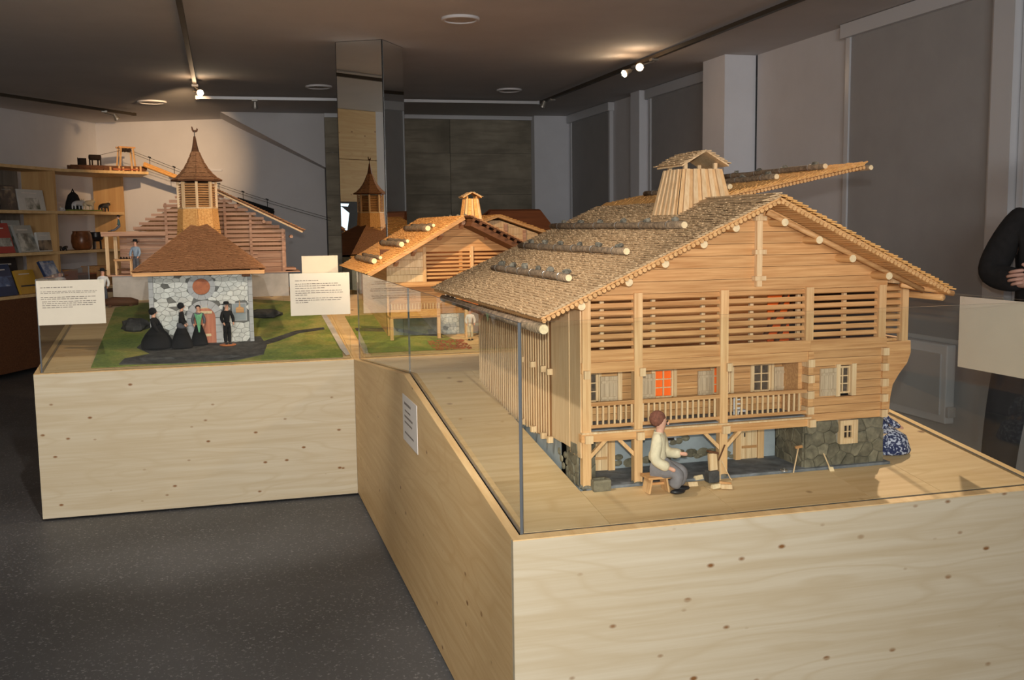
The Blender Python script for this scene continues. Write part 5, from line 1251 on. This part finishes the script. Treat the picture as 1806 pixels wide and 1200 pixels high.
book('white brochure behind the navy one on the counter', .10, .28, .899, .40, .18, 'cov_whiteb', 'pic_c', .02, -.2)
book('dark brochure standing behind the middle of the counter', .48, .36, .899, .41, .15, 'cov_charcoal', 'pic_d', .02, -.25)
book('ochre guide with a dark band right of the navy brochure', .56, .34, .899, .28, .3, 'cov_ochre', 'cov_charcoal', picbox=(.1, .30, .9, .36))
book('blue mountain picture book tilted forward beside the printed card', .92, .36, 1.06, .22, .45, 'cov_navy', 'pic_b', picbox=(.02, .02, .98, .98), o0=.02)
sbox('book_easel', 'h_pale', SH, .98, 1.20, -.16, -.02, .90, 1.055)
# wooden boxes on the counter
for i, (s, w, h, m, lab) in enumerate(((1.38, .30, .22, 'terracotta', 'reddish wooden box on the counter right of the blue book'), (1.75, .34, .16, 'brown', 'low brown wooden box on the counter'), (2.15, .26, .24, 'h_x', 'pale wooden crate on the counter beside the barn'))):
    t = thing('wooden_box', lab, 'box', at(s+w/2, -.2, .899), 'wooden boxes on the counter')
    for a, b, c, d_ in ((s, s+w, -.08, -.068), (s, s+w, -.30, -.288), (s, s+.012, -.287, -.081), (s+w-.012, s+w, -.287, -.081)): sbox('side', m, t, a, b, c, d_, .901, .899+h)
    sbox('lid', 'h_x' if i != 1 else 'terracotta', t, s-.01, s+w+.01, -.31, -.07, .900+h, .915+h)
# clay pot, jug, little animals
pt = thing('clay_pot', 'brown glazed clay pot with two lugs on the third shelf', 'pot', at(1.94, -.15, 1.369))
c = at(1.94, -.15, 1.369)
MB().lathe(c, [(.085, 0), (.115, .03), (.128, .10), (.122, .18), (.105, .215), (.108, .235), (.098, .235), (.092, .20)], 20).build('pot_body', 'clay', pt, smooth=True)
for s in (-1, 1): MB().tube([c+SD*s*.11+V((0, 0, .17)), c+SD*s*.145+V((0, 0, .19)), c+SD*s*.135+V((0, 0, .225)), c+SD*s*.105+V((0, 0, .225))], .010, 8).build('lug', 'clay', pt, smooth=True)
jg = thing('black_jug', 'dark three-legged cooking pot right of the clay pot', 'pot', at(2.26, -.15, 1.369)); c = at(2.26, -.15, 1.369)
MB().lathe(c, [(.05, .10), (.085, .13), (.095, .17), (.080, .205), (.088, .22), (.07, .22)], 16).build('pot_body', 'shoe', jg, smooth=True)
for k in range(3): a = k*2.09; MB().cyl(c+V((math.cos(a)*.055, math.sin(a)*.055, 0)), c+V((math.cos(a)*.05, math.sin(a)*.05, .125)), .012, n=8).build('leg', 'shoe', jg)
MB().cyl(c+SN*.08+V((0, 0, .17)), c+SN*.20+V((0, 0, .19)), .010, n=8).build('handle', 'shoe', jg)
for i, s in enumerate((1.34, 1.46)):
    t = thing('small_iron_figure', ['left of two small black iron figures on the third shelf', 'right of two small black iron figures on the third shelf'][i], 'figurine', at(s, -.08, 1.369), 'small iron figures')
    c = at(s, -.08, 1.369)
    MB().tube([c-SD*.05+V((0, 0, .02)), c+V((0, 0, .035)), c+SD*.045+V((0, 0, .045))], [.014, .022, .016], 8).build('torso', 'shoe', t, smooth=True)
    for k in (-.03, .03): MB().cyl(c+SD*k, c+SD*k+V((0, 0, .03)), .007, n=6).build('leg', 'shoe', t)
def cow(label, s, o, z, L, mat, face=1):
    t = thing('toy_cow', label, 'toy animal', at(s, o, z), 'toy cows on the shelf'); c = at(s, o, z); u = V((0, 0, 1)); f = SD*face
    J = {'rump': (c-f*L*.42+u*L*.42, L*.15), 'belly': (c+u*L*.40, L*.19), 'chest': (c+f*L*.32+u*L*.42, L*.17), 'neck': (c+f*L*.48+u*L*.52, L*.10), 'poll': (c+f*L*.58+u*L*.56, L*.085), 'muzzle': (c+f*L*.72+u*L*.44, L*.055)}
    E_ = chain('rump', 'belly', 'chest', 'neck', 'poll', 'muzzle')
    for k, a in (('rump', 'h'), ('chest', 'f')):
        for sg in (-1, 1):
            b = J[k][0]; nk_ = a+str(sg)
            J[nk_+'a'] = (b+SN*sg*L*.10-u*L*.18, L*.055); J[nk_+'b'] = (V((b.x, b.y, z))+SN*sg*L*.10+u*L*.02, L*.04); E_ += chain(k, nk_+'a', nk_+'b')
    skin('body', J, E_, mat, t, 1)
    for sg in (-1, 1): MB().tube([c+f*L*.55+u*L*.62+SN*sg*L*.05, c+f*L*.56+u*L*.68+SN*sg*L*.12], [.006, .003], 6).build('horn', 'cut', t)
gb = thing('toy_meadow', 'green painted base board under the toy cows', 'base', at(1.86, -.06, 1.844))
sbox('board', 'h_x', gb, 1.62, 2.20, -.14, .0-.005, 1.8445, 1.852); sbox('turf', 'grass', gb, 1.62, 2.20, -.14, -.005, 1.852, 1.866)
cow('white toy cow at the left on the green base', 1.74, -.05, 1.866, .20, 'white')
cow('pale toy cow in the middle of the green base', 1.98, -.06, 1.866, .21, 'shirt')
cow('black toy cow at the right end of the cow row', 2.32, -.05, 1.844, .20, 'shoe')
cow('tiny white toy goat standing left of the green base', 1.42, -.05, 1.844, .08, 'white', -1)
bl = thing('cow_bell', 'dark cone-shaped bell standing behind the toy cows', 'bell', at(1.98, -.26, 1.844)); c = at(1.98, -.26, 1.844)
MB().lathe(c, [(.115, 0), (.11, .02), (.09, .12), (.06, .21), (.02, .25)], 14).build('bell_body', 'blackw', bl, smooth=True)
MB().tube([c+SD*.03+V((0, 0, .24)), c+V((0, 0, .285)), c-SD*.03+V((0, 0, .24))], .008, 6).build('bell_loop', 'blackw', bl)
# cableway model on the top shelf
CW = thing('cableway_model', 'dark timber cableway station model with winch and gantry on the top shelf', 'model', (-1.35, 13.85, 2.345))
B0, B1 = V((-1.78, 13.62, 2.346)), V((-.93, 14.02, 2.346)); bd_ = (B1-B0).normalized(); bn_ = V((bd_.y, -bd_.x, 0)); L_ = (B1-B0).length
def cb_(name, mat, t0, t1, o0, o1, z0, z1): return MB().obox(B0+bd_*((t0+t1)/2)+bn_*((o0+o1)/2)+V((0, 0, (z0+z1)/2)), bd_*(t1-t0)/2, bn_*(o1-o0)/2, V((0, 0, (z1-z0)/2))).build(name, mat, CW)
for i in range(12): cb_('platform_sleeper', 'brown', i*.078, i*.078+.07, -.08, .08, .006, .020)
cb_('platform_beam', 'brown', 0, L_, -.07, -.05, .0205, .065); cb_('platform_beam', 'brown', 0, L_, .05, .07, .0205, .065)
cb_('winch_box', 'dark', .12, .20, -.04, .04, .066, .15)
cb_('winch_lever', 'dark', .12, .128, -.05, -.042, .066, .16)
for t in (.26, .36):
    for o_ in (-.05, .04): cb_('drum_leg', 'dark', t, t+.015, o_, o_+.012, .066, .14)
MB().cyl(B0+bd_*.25+V((0, 0, .165)), B0+bd_*.385+V((0, 0, .165)), .034, n=12).build('drum', 'dark', CW)
for t, tl in ((.60, .03), (.80, -.02)):
    for o_ in (-.06, .06): MB().bar(B0+bd_*t+bn_*o_+V((0, 0, .02)), B0+bd_*(t+tl)+bn_*o_*.7+V((0, 0, .30)), .018, .018).build('gantry_leg', 'h_z', CW)
for o_ in (-.045, .045): MB().bar(B0+bd_*.60+bn_*o_+V((0, 0, .30)), B0+bd_*.81+bn_*o_+V((0, 0, .30)), .02, .02).build('gantry_beam', 'h_x', CW)
for t in (.66, .70, .745): MB().cyl(B0+bd_*t-bn_*.03+V((0, 0, .265)), B0+bd_*t+bn_*.03+V((0, 0, .265)), .022, n=12).build('pulley', 'dark', CW)
for i, t in enumerate((.47, .58, .63, .74, .80, .85)): MB().cyl(B0+bd_*t+bn_*.085+V((0, 0, .0)), B0+bd_*t+bn_*.085+V((0, 0, .05+.015*(i % 2))), .013, n=8).build('stake', 'h_z', CW)
for t in (.55, .66, .77): MB().cyl(B0+bd_*(t-.05)+bn_*.09+V((0, 0, .022)), B0+bd_*(t+.05)+bn_*.09+V((0, 0, .022)), .012, n=8).build('stacked_log', 'terracotta', CW)
K0, K1 = B0+bd_*.75+V((0, 0, .275)), V((1.345, 13.33, 1.722))
for dz in (0, -.030): MB().tube([lerp(K0, K1, i/8)+V((0, 0, dz-.05*math.sin(math.pi*i/8))) for i in range(9)], .0025, 5).build('cable', 'core', CW)
MB().tube([B0+bd_*.32+V((0, 0, .18)), B0+bd_*.66+V((0, 0, .27))], .0025, 5).build('cable', 'core', CW)
def kp(t): return lerp(K0, K1, t)+V((0, 0, -.05*math.sin(math.pi*t)))
def load(label, ta, tb, drop, rad, mat, n):
    t = thing('cable_load', label, 'log bundle', kp((ta+tb)/2)-V((0, 0, drop)), 'loads hanging on the model cableway')
    dv = (kp(tb)-kp(ta)); a, b = kp(ta)-dv*.25-V((0, 0, drop)), kp(tb)+dv*.25-V((0, 0, drop))
    for k in range(n): off = V((0, (k-(n-1)/2)*rad*1.9, (k % 2)*rad*.9)); MB().cyl(a+off, b+off, rad, rad*.9, 9).build('log', mat, t)
    for tt in (ta, tb):
        p = kp(tt); MB().cyl(p, p-V((0, 0, drop-rad)), .004, n=5).build('hanger', 'core', t); MB().obox(p+V((0, 0, .008)), dv.normalized()*.02, V((0, .008, 0)), V((0, 0, .008))).build('trolley', 'core', t)
load('pale log bundle hanging on the model cableway left of the steeple', .10, .22, .12, .022, 'shingle_new', 3)
load('dark log hanging on the model cableway above the barn roof', .56, .68, .14, .030, 'blackw', 2)
for i, ta in enumerate((.36, .44)):
    p = kp(ta); t = thing('cable_hanger', ['left empty hanger on the model cableway over the barn', 'right empty hanger on the model cableway over the barn'][i], 'hook', p-V((0, 0, .15)), 'empty hangers on the cableway')
    MB().cyl(p, p-V((0, 0, .16)), .004, n=5).build('rod', 'core', t); MB().obox(p+V((0, 0, .008)), (.02, 0, 0), (0, .008, 0), (0, 0, .008)).build('trolley', 'core', t)

# ------------------------------------------------------------------ visitor at the right picture edge
PV = thing('person', 'person in dark jacket and trousers with arms folded at the right picture edge', 'person', (4.17, 4.55, 0))
bj = {'pelvis': (V((4.17, 4.55, 1.00)), .12), 'belly': (V((4.17, 4.54, 1.18)), .125), 'chest': (V((4.17, 4.54, 1.42)), .14), 'neck': (V((4.17, 4.54, 1.66)), .058), 'chin': (V((4.165, 4.50, 1.73)), .065), 'face': (V((4.165, 4.51, 1.80)), .088), 'crown': (V((4.17, 4.53, 1.90)), .07),
      'ls': (V((4.00, 4.53, 1.58)), .065), 'le': (V((3.905, 4.47, 1.33)), .05), 'lw': (V((4.075, 4.33, 1.30)), .034), 'lp': (V((4.135, 4.32, 1.305)), (.040, .022)),
      'rs': (V((4.35, 4.53, 1.58)), .065), 're': (V((4.43, 4.46, 1.33)), .05), 'rw': (V((4.17, 4.32, 1.33)), .034), 'rp': (V((4.08, 4.315, 1.328)), (.040, .022))}
be = chain('pelvis', 'belly', 'chest', 'neck', 'chin', 'face', 'crown') + chain('chest', 'ls', 'le', 'lw', 'lp') + chain('chest', 'rs', 're', 'rw', 'rp')
for k, sg in (('l', -1), ('r', 1)):
    bj.update({k+'hip': (V((4.13+sg*.09, 4.55, .95)), .085), k+'kn': (V((4.10+sg*.11, 4.53, .52)), .06), k+'an': (V((4.09+sg*.13, 4.57, .10)), .042), k+'toe': (V((4.09+sg*.14, 4.42, .04)), (.045, .032))}); be += chain('pelvis', k+'hip', k+'kn', k+'an', k+'toe')
skin('body', bj, be, 'skin_r', PV, 2)
for i, (dz, L_) in enumerate(((.030, .062), (.010, .072), (-.010, .066), (-.028, .052))):     # fingers of the hand in view, curled round the sleeve
    p = V((4.065, 4.312, 1.328+dz)); skin('finger', {'a': (p, .010), 'b': (p+V((-L_*.55, -.012, -.004)), .0095), 'c': (p+V((-L_*.95, .004, -.010)), .0085), 'd': (p+V((-L_*1.05, .022, -.014)), .007)}, chain('a', 'b', 'c', 'd'), 'skin_r', PV, 1)
skin('thumb', {'a': (V((4.10, 4.312, 1.355)), .012), 'b': (V((4.075, 4.300, 1.378)), .011), 'c': (V((4.05, 4.305, 1.388)), .009)}, chain('a', 'b', 'c'), 'skin_r', PV, 1)
jj = {'chest': (V((4.17, 4.54, 1.42)), .175), 'belly': (V((4.17, 4.54, 1.18)), .165), 'hem': (V((4.17, 4.55, .93)), .175), 'collar': (V((4.17, 4.54, 1.63)), .085),
      'ls': (V((4.02, 4.53, 1.60)), .100), 'lm': (V((3.955, 4.50, 1.45)), .086), 'le': (V((3.905, 4.47, 1.325)), .084), 'lw': (V((4.06, 4.34, 1.30)), .058),
      'rs': (V((4.345, 4.53, 1.585)), .098), 're': (V((4.43, 4.46, 1.335)), .078), 'rw': (V((4.185, 4.325, 1.332)), .052)}
skin('jacket', jj, chain('chest', 'belly', 'hem') + chain('chest', 'collar') + chain('chest', 'ls', 'lm', 'le', 'lw') + chain('chest', 'rs', 're', 'rw'), 'blackw', PV, 2)
tj = {'waist': (V((4.17, 4.55, 1.0)), .15)}; te = []
for k, sg in (('l', -1), ('r', 1)):
    tj.update({k+'hip': (V((4.13+sg*.09, 4.55, .90)), .118), k+'kn': (V((4.10+sg*.11, 4.53, .52)), .095), k+'an': (V((4.09+sg*.13, 4.57, .08)), .080)}); te += chain('waist', k+'hip', k+'kn', k+'an')
    MB().ball((4.09+sg*.14, 4.47, .045), .052, .14, .045, 12, 8).build('shoe', 'shoe', PV, smooth=True)
skin('trousers', tj, te, 'black', PV, 2)
MB().ball((4.17, 4.55, 1.87), .098, .108, .095, 14, 9).build('hair', 'hair', PV, smooth=True)
for sg in (-1, 1):
    MB().ball((4.165+sg*.034, 4.428, 1.81), .012, n=8, m=6).build('eye', 'core', PV, smooth=True)
    MB().ball((4.165+sg*.090, 4.53, 1.80), .014, .022, .034, 8, 6).build('ear', 'skin_r', PV, smooth=True)
MB().ball((4.165, 4.415, 1.785), .014, .020, .026, 8, 6).build('nose', 'skin_r', PV, smooth=True)
MB().ball((4.165, 4.432, 1.745), .026, .010, .007, 8, 6).build('mouth', 'terracotta', PV, smooth=True)

PV.location = V((3.89, 4.10, 0)); PV.rotation_euler.z = math.radians(-43)
